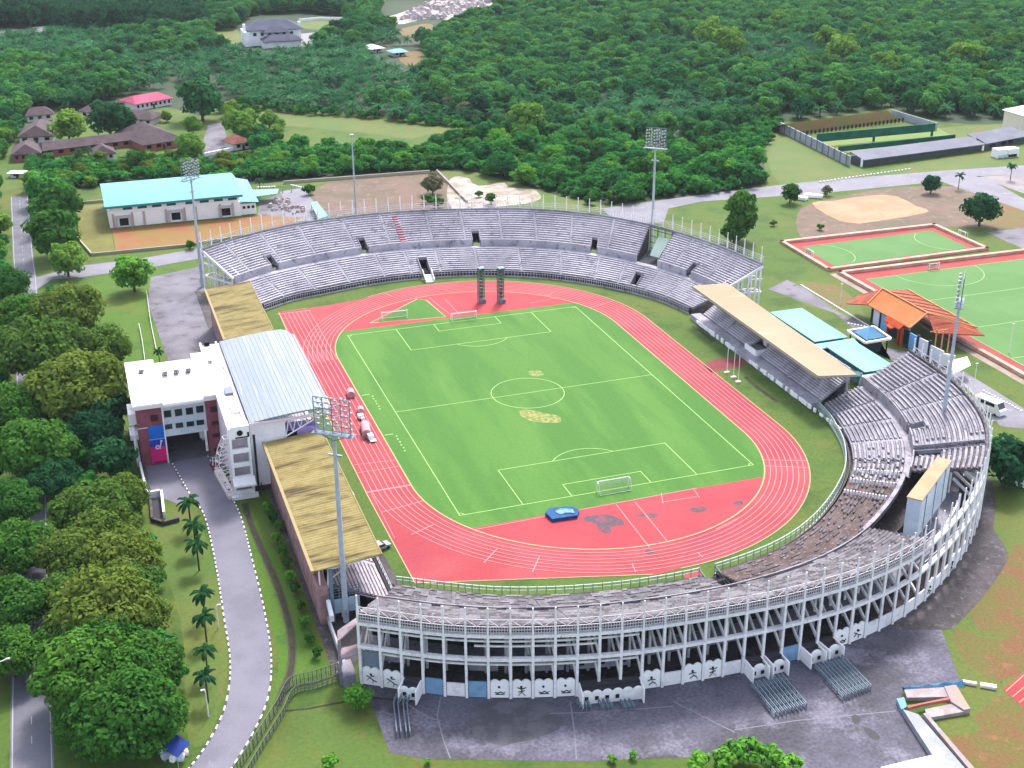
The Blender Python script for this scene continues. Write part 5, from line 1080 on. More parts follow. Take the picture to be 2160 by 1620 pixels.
# blue canopy with goods
p = G(365,1590); t = thing('market_canopy', 'bright blue tarpaulin canopy over a roadside stall beside the driveway', 'canopy', (p.x,p.y,0)); q = [G(371,1549,2.6),G(401,1567,2.3),G(374,1598,2.2),G(345,1580,2.5)]; mb = MB(); mb.slab(q, .08); mb.build('canopy_sheet', M('canopy_blue', '#1746a8', '#14399a', s=.5, fine=.06), t); mb = MB(); [mb.beam(x_, (x_.x,x_.y,0), .1) for x_ in q]; mb.build('pole', steel, t)
for k, (px, py, s_, c_) in enumerate(((338,1586,(1.0,1.0,1.1),white),(350,1598,(1.6,1.2,.9),paleblue),(366,1604,(1.3,1,1.2),white),(382,1600,(1.8,1.2,.8),paleblue),(392,1590,(1.4,.9,.8),M('cream_ledge','')))):
    p = G(px,py); t = thing('goods_bundle', ['white bundle at the left corner of the blue canopy','pale blue bundle in front of the blue canopy','white bundle at the lowest corner of the blue canopy','pale blue sheet-covered bundle right of the white bundle','cream bundle between blue canopy and driveway kerb'][k], 'bundle', (p.x,p.y,0), .4*k); mb = MB(); x,y,z = s_
    vs = []
    for zz, f in ((0,1),(z*.6,1.05),(z,.6)): vs += [(x/2*f*math.cos(a)*(1.1 if i%2 else .85), y/2*f*math.sin(a)*(1.1 if i%2 else .9), zz) for i, a in enumerate([2*PI*j/8 for j in range(8)])]
    mb.add(vs, [(r*8+i,r*8+(i+1)%8,r*8+8+(i+1)%8,r*8+8+i) for r in (0,1) for i in range(8)]+[tuple(range(16,24))]); mb.build('bundle_sheet', c_, t, True)
# perimeter mesh fence
def fence(label, pxs, h, step, mt, mesh=True, name='mesh_fence'):
    P_ = curve([tuple(G(*q)[:2]) for q in pxs], 6) if len(pxs) > 2 else [tuple(G(*q)[:2]) for q in pxs]; t = thing(name, label, 'fence', (P_[0][0],P_[0][1],0)); mb = MB(); mm = MB()
    for i in range(len(P_)-1):
        a, b = P_[i], P_[i+1]; L = math.dist(a,b)
        for z in ((.15,h*.5,h) if mesh else (h*.5,h)): mb.beam((*a,z),(*b,z),.09)
        n = max(1,int(L/step))
        for j in range(n): f = j/n; p = (a[0]+(b[0]-a[0])*f,a[1]+(b[1]-a[1])*f); mb.box((p[0],p[1],h/2),(.13,.13,h))
        if mesh:
            n = max(1,int(L/.45))
            for j in range(n): f = (j+.5)/n; p = (a[0]+(b[0]-a[0])*f,a[1]+(b[1]-a[1])*f); mm.box((p[0],p[1],h/2),(.045,.045,h))
    o = mb.build('fence_frame', mt, t)
    if mesh: mm.build('fence_mesh', mt, o)
gf = M('old_fence_steel', '#8e9788', '#7c8576', s=.5, fine=.08, k=.55)
fence('green-grey mesh perimeter fence running from the bottom edge up to the stands', [(495,1640),(535,1580),(585,1500),(612,1452),(660,1438),(718,1418)], 2.1, 2.4, gf); fence('second inner line of the mesh perimeter fence by the bottom drive', [(520,1640),(555,1580),(598,1510),(622,1465),(670,1452),(735,1428)], 1.5, 2.4, gf)
wallthing('boundary_wall', 'long grey wall edging the mossy path behind the yellow-roofed stand', 'wall', [(-67.6,-99),(-67.4,-84),(-67.9,-60),(-68.0,-31)], .35, 1.5, M('grey_pink_steel',''))
fence('white railing along the lawn beside the stained yard', [(310,620),(318,680),(330,740)], 1.0, 2, offwhite, False, 'railing'); fence('double white railing beside the lawn behind the office block', [(294,690),(300,720),(306,762)], 1.1, 2, offwhite, False, 'railing')
# ------------------------------------------------------------------ turquoise hall
t = thing('sports_hall', 'large hall with bright turquoise roof and white walls behind the terrace', 'building', (-66,197,0))
hw = M('hall_white', '#fbf4f3', '#e9e0e1', s=.15, lo=.5, hi=.75, fine=.04, k=.92)
mb = MB(); mb.box2((-90.6,182.6,0),(-44.8,213,5.2)); mb.box2((-90,183,5.2),(-45.2,212,8)); mb.build('wall', hw, t)
mb = MB(); n = 16; y0, y1 = 181.4, 214.5
for i in range(n):
    f0, f1 = i/n, (i+1)/n; za = 8.0+2.2*math.sin(PI*f0)**.8 if f0 else 8.0; zb = 8.0+2.2*math.sin(PI*f1)**.8 if i < n-1 else 8.0
    mb.slab([(-91.6,y0+(y1-y0)*f0,za),(-44.0,y0+(y1-y0)*f0,za),(-44.0,y0+(y1-y0)*f1,zb),(-91.6,y0+(y1-y0)*f1,zb)], .4)
mb.build('roof', teal, t)
mb = MB(); mb.box2((-91.7,181.2,7.3),(-43.9,181.45,8.1)); mb.build('roof_fascia', M('deep_teal', '#58b3bf', fine=.03), t)
for i in range(8):
    x = -85.5+5.0*i+(1.5 if i > 3 else 0); mb = MB(); mb.box2((x,182.9,6.0),(x+3.2,182.99,7.3)); mb.build('window', M('teal_glass', '#3f6e78', fine=.03), t)
for px in (262,371.5,477):
    p = on_y(px, 468 if px < 300 else (456 if px < 400 else 447), 182.5); mb = MB(); mb.box((p.x,182.5,p.z),(3.0,.14,2.6)); mb.build('doorway', dark, t)
    mb = MB(); mb.box((p.x,182.0,p.z+2.2),(5.4,1.2,.4)); mb.box((p.x-2.4,182.2,p.z),(.5,.8,3.6)); mb.box((p.x+2.4,182.2,p.z),(.5,.8,3.6)); mb.build('door_surround', M('hall_grey', '#c9c4c6', fine=.04, k=.8), t)
mb = MB()
for x in (-89.5,-83,-79,-71.5,-65,-61,-52.5,-48): mb.box2((x,182.2,0),(x+.7,182.58,5))
mb.build('pilaster', M('hall_tan', '#c6b3ac', fine=.04, k=.8), t)
mb = MB(); mb.box2((-44.8,183.5,0),(-39.2,206,4.0)); mb.build('annex_wall', hw, t); mb = MB(); mb.slab([(-44.6,182.5,5.2),(-38.2,182.5,4.6),(-37.6,214,4.8),(-44.0,214,6.6)], .3); mb.build('annex_roof', teal, t)
mb = MB(); [mb.box2((-44+i*1.6,183.42,2.2),(-43+i*1.6,183.49,3.2)) for i in range(3)]; mb.build('annex_window', dark, t)
t = thing('walkway_canopy', 'pale turquoise flat canopy beside the turquoise hall', 'canopy', (-31,212,0)); mb = MB(); mb.slab([G(535,415,3.2),G(585,408,3.2),G(588,398,3.4),G(530,400,3.4)], .25); mb.build('roof', M('pale_teal', '#a6dcd9', fine=.03), t); mb = MB(); [mb.box((-36+3.5*i,208,1.5),(.3,.3,3)) for i in range(5)]; mb.build('post', steel, t)
t = thing('garden_arbour', 'pale turquoise slanted canopy frame beside the terrace rim', 'canopy', (*G(670,445)[:2],0)); mb = MB(); mb.slab([G(655,428,2.6),G(668,424,2.6),G(692,455,2.2),G(672,462,2.2)], .2); mb.build('roof', M('pale_teal',''), t); mb = MB(); [mb.beam(G(x_,y_,2.2),(*G(x_,y_,2.2)[:2],0),.2) for x_,y_ in ((657,429),(668,426),(690,455),(674,461))]; mb.build('post', steel, t)
patch('lawn', M('compound_grass', '#8f8f3c', '#837f3a', s=.08, fine=.1), [(160,434),(226,430),(242,528),(196,538),(165,505)], .04); patch('red_ground', M('compound_soil', '#b07f48', '#a3843f', s=.07, lo=.4, hi=.62, c3='#b76f4a', s3=.1, fine=.08), [(236,482),(545,456),(640,458),(600,482),(400,515),(244,528)], .04)
t = wallthing('compound_wall', 'cream boundary wall round the grassy compound of the turquoise hall', 'wall', [tuple(G(*q)[:2]) for q in [(222,426),(155,432),(162,503),(194,540),(400,520),(560,492)]], .5, 1.0, M('cream_wall', '#d6cdb4', fine=.06))
t = wallthing('compound_wall', 'pale low wall running straight across the bare ground behind the terrace', 'wall', [tuple(G(*q)[:2]) for q in [(600,388),(905,365)]], .6, 1.2, M('cream_wall','')); t = wallthing('compound_wall', 'short pale wall descending past the white sand mound', 'wall', [tuple(G(*q)[:2]) for q in [(922,363),(985,428)]], .6, 1.0, M('pale_slab',''))
for k, (px, py) in enumerate(((618,445),(596,440),(588,425))):
    p = G(px,py); t = thing('rock_pile', ['pale rock pile beside the hall car park, lowest one','pale rock pile beside the hall car park, middle one','pale rock pile at the top of the hall car park'][k], 'rocks', (p.x,p.y,0)); mb = MB()
    for i in range(14): q = (p.x+rnd.uniform(-4,4),p.y+rnd.uniform(-5,5)); s_ = rnd.uniform(.5,1.4); mb.tube((q[0],q[1],0),(q[0]+rnd.uniform(-.3,.3),q[1],s_),s_,s_*.5,6)
    mb.build('rocks', M('pale_slab',''), t)
# ------------------------------------------------------------------ houses
brroof = M('brown_tile_roof', '#6d565f', '#5c4951', s=.3, fine=.1); whwall = M('house_white', '#e6dfe2', fine=.06, k=.8); pinkroof = M('pink_metal_roof', '#e8628c', '#df5680', s=.1, fine=.03); navyroof = M('navy_roof', '#565a78', '#4a4e6c', s=.2, fine=.06); redwall = M('red_house_wall', '#a5655c', fine=.08, k=.8)
def house(label, A, B, depth, wh, rh, roof, wall, wins=4, cat='house', grp=None, hipf=.6, oh=1.0, name='house'):
    a, b = G(*A), G(*B); d = b-a; L = d.length; ang = math.atan2(d.y,d.x); t = thing(name, label, cat, (a.x,a.y,0), ang, grp)
    mb = MB(); mb.box2((0,0,0),(L,depth,wh)); mb.build('wall', wall, t, True); mb = MB(); hip(mb, -oh, -oh, L+oh, depth+oh, wh, wh+rh, min(L,depth)*hipf/2+oh*hipf); mb.build('roof', roof, t, True)
    for i in range(wins): x = L*(i+.5)/wins; mb = MB(); mb.box2((x-L/wins*.22,-.08,wh*.35),(x+L/wins*.22,.02,wh*.8)); mb.build('window', dark, t, True)
    mb = MB(); mb.box2((L*.47,-.1,0),(L*.47+1.1,.02,2.1)); mb.build('door', M('door_brown', '#5a4036', fine=.05), t, True); return t
vg = 'brown-roofed houses of the compound'
house('long house with a bright pink metal roof and white walls', (288,234), (362,221), 14, 3.4, 2.6, pinkroof, whwall, 8, hipf=.5)
house('square brown hip-roofed house at the left of the courtyard', (42,303), (112,300), 22, 3, 4, brroof, whwall, 3, grp=vg)
house('brown-roofed house with red walls, lowest left of the compound', (30,342), (85,338), 14, 3.2, 3.4, brroof, redwall, 4, grp=vg)
house('long low brown-roofed wing joining the compound houses', (95,332), (300,306), 9, 3, 2.6, brroof, redwall, 9, grp=vg, hipf=.3)
house('large brown-roofed house with red wall at the right of the courtyard', (305,321), (388,308), 30, 3.2, 5, brroof, redwall, 4, grp=vg, hipf=.8)
house('small brown-roofed porch house with pale posts amid bushes', (200,341), (242,337), 9, 3, 3, brroof, whwall, 3, grp=vg)
house('brown-roofed house half hidden at the upper left of the compound', (58,258), (112,253), 9, 3, 3, brroof, whwall, 3, grp=vg)
house('brown-roofed house with white wall behind the courtyard dark tree', (172,248), (250,262), 9, 3.2, 3, brroof, whwall, 5, grp=vg); house('brown-roofed house with white wall below the pink roof', (250,264), (320,266), 12, 3.2, 3, brroof, whwall, 5, grp=vg)
house('small orange-red roofed house among trees right of the parking', (495,318), (530,312), 9, 3, 2.6, M('orange_tile', '#a8614f', '#8f5346', s=.4, fine=.1), whwall, 2)
house('pale low hut on the grass left of the compound', (22,375), (48,375), 3, 2, .6, whwall, whwall, 1)
house('small white-roofed hut in the forest clearing, left one', (785,112), (805,110), 9, 2.6, 1.6, whwall, whwall, 2, oh=2); house('small pale green-white roofed hut beside the red clearing', (832,120), (855,118), 7, 2.6, 1.6, M('pale_teal',''), whwall, 2, oh=2)
wallthing('stone_wall', 'grey low wall at the parking yard right of the brown-roofed compound', 'wall', [tuple(G(*q)[:2]) for q in [(432,330),(470,322),(490,318)]], .8, 1.5, offwhite); patch('parking', yard_m, [(440,262),(470,258),(478,290),(482,322),(435,330),(428,300)], .05)
# white villa
a = G(525,101); t = thing('villa', 'large white two-storey villa with dark blue hip roofs in the forest', 'house', (a.x,a.y,0), -.03)
mb = MB(); mb.box2((2,6,0),(32,28,9.5)); mb.box2((8,-6,0),(32,6,4)); mb.box2((-2,4,0),(2,22,9)); mb.build('wall', white, t, True)
mb = MB(); hip(mb, 0, 4, 35, 30, 9.6, 14.5, 9); mb.build('roof', navyroof, t, True); mb = MB(); hip(mb, 8, -8, 33, 6, 4.3, 7.5, 6); mb.build('porch_roof', navyroof, t, True); mb = MB(); hip(mb, 10, 0, 27, 12, 8.6, 11.5, 5); mb.build('front_gable', navyroof, t, True)
mb = MB(); [mb.box((x,-6.8,2),(.6,.6,4.2)) for x in (9,14,20,26,31.5)]; mb.box2((33,10,0),(34.6,12,13)); mb.box2((-1.6,10,0),(0,12,13)); mb.build('column', white, t, True)
for i in range(6): mb = MB(); mb.box2((4+4.6*i,5.9,6),(6+4.6*i,5.98,8)); mb.build('window', glass, t, True)
patch('parking', M('villa_paving', '#b5aeb5', fine=.06), [(628,72),(690,66),(698,78),(660,100),(628,100)], .06)
t = wallthing('villa_wall', 'white balustrade wall beside the white villa', 'wall', [tuple(G(*q)[:2]) for q in [(632,46),(675,42),(735,43)]], .8, 2.0, white)
# ------------------------------------------------------------------ shooting range
t = thing('shooting_range', 'walled range with two dark green baffles, earth bank and long grey roof', 'range', (240,200,0))
rw = M('range_wall', '#a9adb8', '#9599a5', s=.15, fine=.06, k=.8); gb = M('baffle_green', '#14634f', '#0f5645', s=.2, fine=.05, k=.8); rg = M('range_roof', '#9a9bab', '#8e8fa0', s=.1, fine=.05)
def wl(mbx, A, B, h, w=.5): p, q = G(*A), G(*B); mbx.beam((p.x,p.y,h/2),(q.x,q.y,h/2),w,h)
mb = MB(); wl(mb,(1645,277),(1792,351),4.2); wl(mb,(1880,246),(1975,275),3.4); mb.build('side_wall', rw, t)
mb = MB()
for k, i in enumerate([.02*j for j in range(51)]): p = G(1645,277)+(G(1792,351)-G(1645,277))*i; mb.box((p.x-.3,p.y,2.2),(.25,.5,4.4)) if k%4 == 0 else None
mb.build('wall_rib', M('range_rib', '#8a8e9a', fine=.05), t)
mb = MB(); T0, T1, B0, B1 = G(1652,262,5), G(1872,233,5), G(1690,284), G(1900,256); n = 10
for i in range(n):
    f0, f1 = i/n, (i+1)/n; a, b, c, d = T0+(T1-T0)*f0, T0+(T1-T0)*f1, B0+(B1-B0)*f1, B0+(B1-B0)*f0; mb.quad(a,b,c,d); e = Vector((0,12,-5)); mb.quad(b,a,a+e,b+e)
mb.build('earth_bank', M('bank_earth', '#8f7f45', '#9d7a4a', s=.1, c3='#7d8a42', s3=.2, fine=.12), t)
for i in range(26):
    p = B0+(B1-B0)*(i/25)+Vector((0,-1.5,0)); mb = MB(); mb.box((p.x,p.y,1.1),(.9,.3,1.7)); mb.box((p.x,p.y,.3),(.2,.2,.6)); mb.build('target_frame', M('target_dark', '#4d4638', fine=.1), t)
mb = MB(); P_ = [G(*q) for q in [(1700,293),(1965,262),(2010,288),(1790,322)]]; mb.sheet([(p.x,p.y) for p in P_], .05); mb.build('range_floor', M('range_grass', '#7fa845', '#8b9c45', s=.08, fine=.08), t)
for (A, B, z0, z1) in (((1722,300),(1971,277),2,5.6),((1768,320),(2014,294),1,3.2)):
    p, q = G(*A,z0), G(*B,z0); mb = MB(); mb.beam((p.x,p.y,(z0+z1)/2),(q.x,q.y,(z0+z1)/2),.4,z1-z0)
    for f in (.02,.48,.98): r = p+(q-p)*f; mb.box((r.x,r.y,z0/2+.4),(1.0,.5,z0+.8))
    mb.build('baffle', gb, t)
f0, f1 = G(1817,352), G(2072,318); dv = (f1-f0); pv = Vector((-dv.y,dv.x,0)).normalized()
mb = MB(); q = [f0+pv*.6,f1+pv*.6,f1+pv*7,f0+pv*7]; mb.prism([(p.x,p.y) for p in q], 0, 3.0); mb.build('firing_shed', M('slate_grey', '#6f7480', '#626772', s=.3, fine=.06), t)  # mottled slate-grey wall colour
mb = MB(); z = Vector((0,0,1)); mb.slab([f0-pv*1.2+z*3.1,f1-pv*1.2+z*3.1,f1+pv*8+z*4.6,f0+pv*8+z*4.6], .3); mb.build('roof', rg, t); mb = MB(); mb.beam(f0+z*1.6,f0+z*3.2+pv*.01,.6); [mb.box((p.x,p.y,1.6),(.7,.7,3.2)) for p in (f0,f1)]; mb.build('end_pier', white, t)
a_, b_ = G(2076,318), G(2170,300); dv = b_-a_; pv2 = Vector((-dv.y,dv.x,0)).normalized(); t = thing('clubhouse', 'grey-roofed low clubhouse adjoining the right end of the range shed', 'building', (a_.x,a_.y,0)); mb = MB(); q = [a_+pv2,b_+pv2,b_+pv2*9,a_+pv2*9]; mb.prism([(p.x,p.y) for p in q], 0, 3); mb.build('wall', M('slate_grey',''), t)
mb = MB(); mb.slab([a_-pv2*.5+z*3.1,b_-pv2*.5+z*3.1,b_+pv2*5+z*4.8,a_+pv2*5+z*4.8], .3); mb.slab([a_+pv2*5.2+z*4.0,b_+pv2*5.2+z*4.0,b_+pv2*10+z*5.2,a_+pv2*10+z*5.2], .3); mb.build('roof', rg, t)
for f in (.2,.45,.6): p = a_+(b_-a_)*f; mb = MB(); mb.box((p.x,p.y+.7,1.5),(2.2,.6,1.4)); mb.build('window', dark, t)
p = G(2150,285); t = thing('pale_building', 'cream gable building cut off by the right edge above the range', 'building', (p.x,p.y,0)); mb = MB(); mb.box2((p.x,p.y-1,0),(p.x+25,p.y+12,9)); mb.build('wall', M('cream_render', '#efe2cf', fine=.04, k=.85), t); mb = MB(); hip(mb, p.x-.6, p.y-1.6, p.x+26, p.y+13, 9, 12, 6); mb.build('roof', white, t)
p = G(1650,470); 
for k, (A, B) in enumerate((((1674,417),(1702,421)),((1695,413),(1735,416)))):
    a, b = G(*A,.4), G(*B,.4); t = thing('slab_stack', ['white slab stack left of the sand pit, lower one','white slab stack at the top of the sand pit, upper one'][k], 'slabs', (a.x,a.y,0)); mb = MB()
    for i in range(3): mb.beam(a+z*.35*i+Vector((.3*i,0,0)),b+z*.35*i,3.0-.3*i,.3)
    mb.build('slab', white, t)
# ------------------------------------------------------------------ vegetation
lf_forest = leafmat('forest_leaf', '#487f3e', '#629a48', '#2e6640', k=.97)
lf_thick = leafmat('thicket_leaf', '#3f8038', '#5a9c42', '#2f6e3c', k=.95)
lf_olive = leafmat('olive_leaf', '#667a32', '#7c883c', '#527434', k=.86)
lf_green = leafmat('street_tree_leaf', '#46742e', '#5f8a38', '#37662c', k=.88)
lf_light = leafmat('light_leaf', '#6f9a40', '#8aa64a', '#5e9038', k=.85)
lf_dark = leafmat('dark_leaf', '#2c5a3a', '#37683f', '#264f38', k=.85)
lf_bright = leafmat('bright_leaf', '#629c38', '#80b646', '#549038', k=.9)
lf_palm = leafmat('palm_leaf', '#468354', '#629c68', '#306442', k=.8)
lf_lawnpalm = leafmat('lawn_palm_leaf', '#2f5a35', '#3f6f3a', '#2a5034', k=.85)
lf_brown = leafmat('dry_leaf', '#7d7a5c', '#8d8a70', '#6c6f50', k=.8)
bark = M('bark', '#6f5f50', '#594b40', s=1, fine=.15)
def leafquad(mb, p, n, s, r):
    t = n.cross(Vector((r.uniform(-1,1),r.uniform(-1,1),r.uniform(-1,1))))
    if t.length < 1e-3: t = Vector((1,0,0))
    t.normalize(); b = n.cross(t); t = t*s*r.uniform(.6,1.2); b = b*s*r.uniform(.4,.9)
    mb.add([p-t-b*.4, p+t*.2-b, p+t+b*.3, p-t*.1+b], [(0,1,2,3)])
def crown_mb(seed, Rr, h0, h1, ncl, nl, ls, flat=1.0, rcs=(.24,.42)):
    r = random.Random(seed); mb = MB(); cz = (h0+h1)/2; hz = (h1-h0)/2
    for c in range(ncl):
        while True:
            q = Vector((r.uniform(-1,1),r.uniform(-1,1),r.uniform(-1,1)))
            if .25 < q.length < 1: break
        q = q.normalized()*(.35+.5*r.random()**.6); rc = Rr*r.uniform(*rcs)
        cc = Vector((q.x*Rr*.92, q.y*Rr*.92, cz+q.z*hz*.8))
        for k in range(int(nl*r.uniform(.6,1.3))):
            d = Vector((r.gauss(0,1),r.gauss(0,1),r.gauss(0.25,.9))).normalized()
            p = cc+Vector((d.x*rc,d.y*rc,d.z*rc*.75*flat))*r.uniform(.7,1.08)
            n = (d+Vector((r.uniform(-.5,.5),r.uniform(-.5,.5),r.uniform(-.1,.9)))).normalized(); leafquad(mb, p, n, ls, r)
    return mb
def trunk_mb(seed, h, r0, spread, nb=5):
    r = random.Random(seed); mb = MB(); mb.tube((0,0,-.1),(r.uniform(-.2,.2),r.uniform(-.2,.2),h*.5),r0,r0*.7,7)
    for i in range(nb): a = 2*PI*i/nb+r.uniform(-.4,.4); mb.tube((0,0,h*.45),(spread*math.cos(a),spread*math.sin(a),h*r.uniform(.75,1)),r0*.55,r0*.2,5)
    return mb
def palm_mb(seed, L, h, nf, w, droop):
    r = random.Random(seed); mb = MB()
    for i in range(nf):
        a = 2*PI*i*.382+r.uniform(-.2,.2); e = r.uniform(-.15,1.15); p = Vector((0,0,h)); d = Vector((math.cos(a)*math.cos(e),math.sin(a)*math.cos(e),math.sin(e))); side = Vector((-math.sin(a),math.cos(a),0)); segs = 5; pts = []
        for k in range(segs+1): pts.append(p.copy()); p = p+d*(L/segs); d = (d+Vector((0,0,-droop/segs*(1+k*.5)))).normalized()
        for k in range(segs):
            wa = w*math.sin(PI*(k+.35)/(segs+.7)); wb = w*math.sin(PI*(k+1.35)/(segs+.7)) if k < segs-1 else .02
            for s in (-1,1):
                A = pts[k]+side*(s*wa)+Vector((0,0,-wa*.55)); B = pts[k+1]+side*(s*wb)+Vector((0,0,-wb*.55)); mb.add([pts[k],pts[k+1],B,A],[(0,1,2,3)])
    return mb
PROTO = {}
def proto(key, mbs, name, cat, mats): PROTO[key] = dict(m=[b for b in mbs], name=name, cat=cat, mats=mats, data=None)
for i in range(4): proto('b%d'%i, [crown_mb(100+i, 5, .4, 10, 34, 62, .6), trunk_mb(i, 8, .35, 2.8)], 'broadleaf_tree', 'tree', None)
for i in range(3): proto('B%d'%i, [crown_mb(200+i, 10, 1.5, 15, 130, 95, .5, 1.0, (.15,.3)), trunk_mb(20+i, 12, .6, 6, 7)], 'rain_tree', 'tree', None)
for i in range(2): proto('s%d'%i, [crown_mb(300+i, 1.6, .1, 2.6, 14, 26, .32), trunk_mb(30+i, 1.6, .1, .7)], 'shrub', 'shrub', None)
for i in range(3): proto('p%d'%i, [palm_mb(400+i, 4.8, 3.6, 26, .42, 1.0), (lambda mb: (mb.tube((0,0,-.1),(0,0,4.3),.35,.3,7), mb)[1])(MB())], 'oil_palm', 'palm', None)
for i in range(2): proto('l%d'%i, [palm_mb(500+i, 2.6, 5.2, 15, .42, 1.5), (lambda mb: (mb.tube((0,0,-.1),(0,0,5.2),.16,.12,7), mb)[1])(MB())], 'palm_tree', 'palm', None)
proto('c0', [crown_mb(600, 3.6, .3, 12, 40, 60, .5, 1.5), trunk_mb(60, 9, .3, 1.4)], 'conifer_tree', 'tree', None)
MESH = {}
def plant(key, x, y, sc, label, leaf, grp=None, rz=None, szc=1.0, name=None):
    pr_ = PROTO[key]; t = bpy.data.objects.new(name or pr_['name'], None); COL.objects.link(t); t.location = (x,y,0); t.rotation_euler = (0,0,rnd.uniform(0,6.28) if rz is None else rz); t.scale = (sc,sc,sc*szc); tag(t, label, pr_['cat'], grp)
    kk = (key, leaf.name)
    if kk not in MESH:
        ms = []
        for nm, mb, mt in (('crown',pr_['m'][0],leaf),('trunk',pr_['m'][1],bark)):
            if nm == 'trunk' and (key,'trunk') in MESH: ms.append(MESH[(key,'trunk')]); continue
            me = bpy.data.meshes.new(nm); me.from_pydata([tuple(v) for v in mb.v], [], mb.f); me.materials.append(mt); me.update(); ms.append(me)
            if nm == 'trunk': MESH[(key,'trunk')] = me
        MESH[kk] = ms
    o = None
    for nm, me in zip(('crown','trunk'), MESH[kk]):
        o = bpy.data.objects.new(nm, me); COL.objects.link(o); o.parent = t
        if nm == 'crown': t['_'] = 0; del t['_']; crown = o
    return crown
def T(key, px, py, rpx, label, leaf, grp=None, szc=1.0, base_r=None):
    """a tree whose crown centre is seen at px,py with radius rpx"""
    br = base_r or {'b':5,'B':10.5,'s':1.7,'p':4.2,'l':2.4,'c':3.8}[key[0]]; ch = {'b':6,'B':9.5,'s':1.3,'p':4.2,'l':4.8,'c':6.5}[key[0]]
    zc = 5
    for _ in range(3): p = G(px,py,zc); dist = (p-CP).length; sc = rpx*dist/FOC/br; zc = ch*sc*szc
    return plant(key, p.x, p.y, sc, label, leaf, grp, None, szc)
# big roadside trees, one by one
big = [(270,1490,125,'B0','big dense green tree nearest the blue canopy',lf_green),(185,1400,120,'B1','big dark green tree second from the blue canopy, touching the road',lf_green),(300,1385,90,'B2','broad green tree on the lawn side below the middle palms',lf_green),
(215,1265,118,'B2','wide olive-green tree level with the driveway lamp and palms',lf_olive),(150,1160,80,'B0','olive tree with crown over the road edge below the office forecourt',lf_olive),(262,1165,88,'B1','olive-yellow tree at the lawn edge below the sunken forecourt corner',lf_olive),
(190,1060,90,'B2','olive tree left of the forecourt retaining wall',lf_olive),(255,1035,66,'B0','small olive tree pressed against the forecourt retaining wall',lf_olive),(175,1520,66,'B1','dark green tree crown lowest beside the tree-lined road',lf_green),(330,1500,70,'B2','dark green tree leaning to the lawn just above the blue canopy',lf_green),(185,1470,78,'B2','green tree pressed between the lowest tree and the road',lf_green),(255,1420,100,'B0','green tree in the middle of the dark clump above the canopy',lf_green),(225,1340,95,'B1','green tree where the dark clump meets the olive grove',lf_green),(265,1230,80,'B0','olive tree on the lawn side, level with the first lamp post',lf_olive),(145,1330,75,'B0','green tree crown over the road between olive and dark trees',lf_green),(135,1245,66,'B1','olive crown over the road edge, second above the dark trees',lf_olive),(290,1290,70,'B0','olive-yellow crown on the lawn side level with two lawn palms',lf_olive),(215,1110,80,'B1','olive crown in the middle of the grove below the retaining wall',lf_olive),
(20,1365,72,'B1','green tree overhanging the left verge just above the bare road stretch',lf_green),(15,1260,84,'B2','green tree at the left frame edge beside the shaded road',lf_green),(38,1140,80,'B0','green tree on the left verge where the road turns dark',lf_green),(15,1050,70,'B1','dark green tree at the left edge above the shaded road',lf_green),
(62,930,95,'B2','large mid-green tree at the left, below the olive grove',lf_green),(25,850,78,'B0','green tree at the left frame edge level with the white office roofs',lf_green),(110,1000,60,'B1','dark green tree over the road west of the brick office',lf_dark),
(160,800,112,'B1','very large olive tree west of the white office roofs',lf_olive),(75,720,100,'B0','large olive-green tree at the left level with the pale metal roof',lf_olive),(200,725,80,'B2','olive-brown tree on the lawn edge across from the office roofs',lf_olive),(140,640,80,'B1','brownish olive tree nearest the road junction',lf_olive),(45,650,66,'B2','green tree left of the brownish tree by the junction',lf_green),(15,590,52,'B0','green tree at the left edge beside the side road',lf_green),
(190,900,66,'B0','dark green tree behind the slender post by the office',lf_dark),(235,955,46,'b0','sparse dark tree at the corner of the office stair',lf_dark),(225,860,50,'b1','dark leafy tree in the gap below the large olive tree',lf_dark)]
src = {}
for px,py,r_,k,lb,lf in big: c = T(k,px,py,r_*1.06,lb,lf,'trees along the main road')
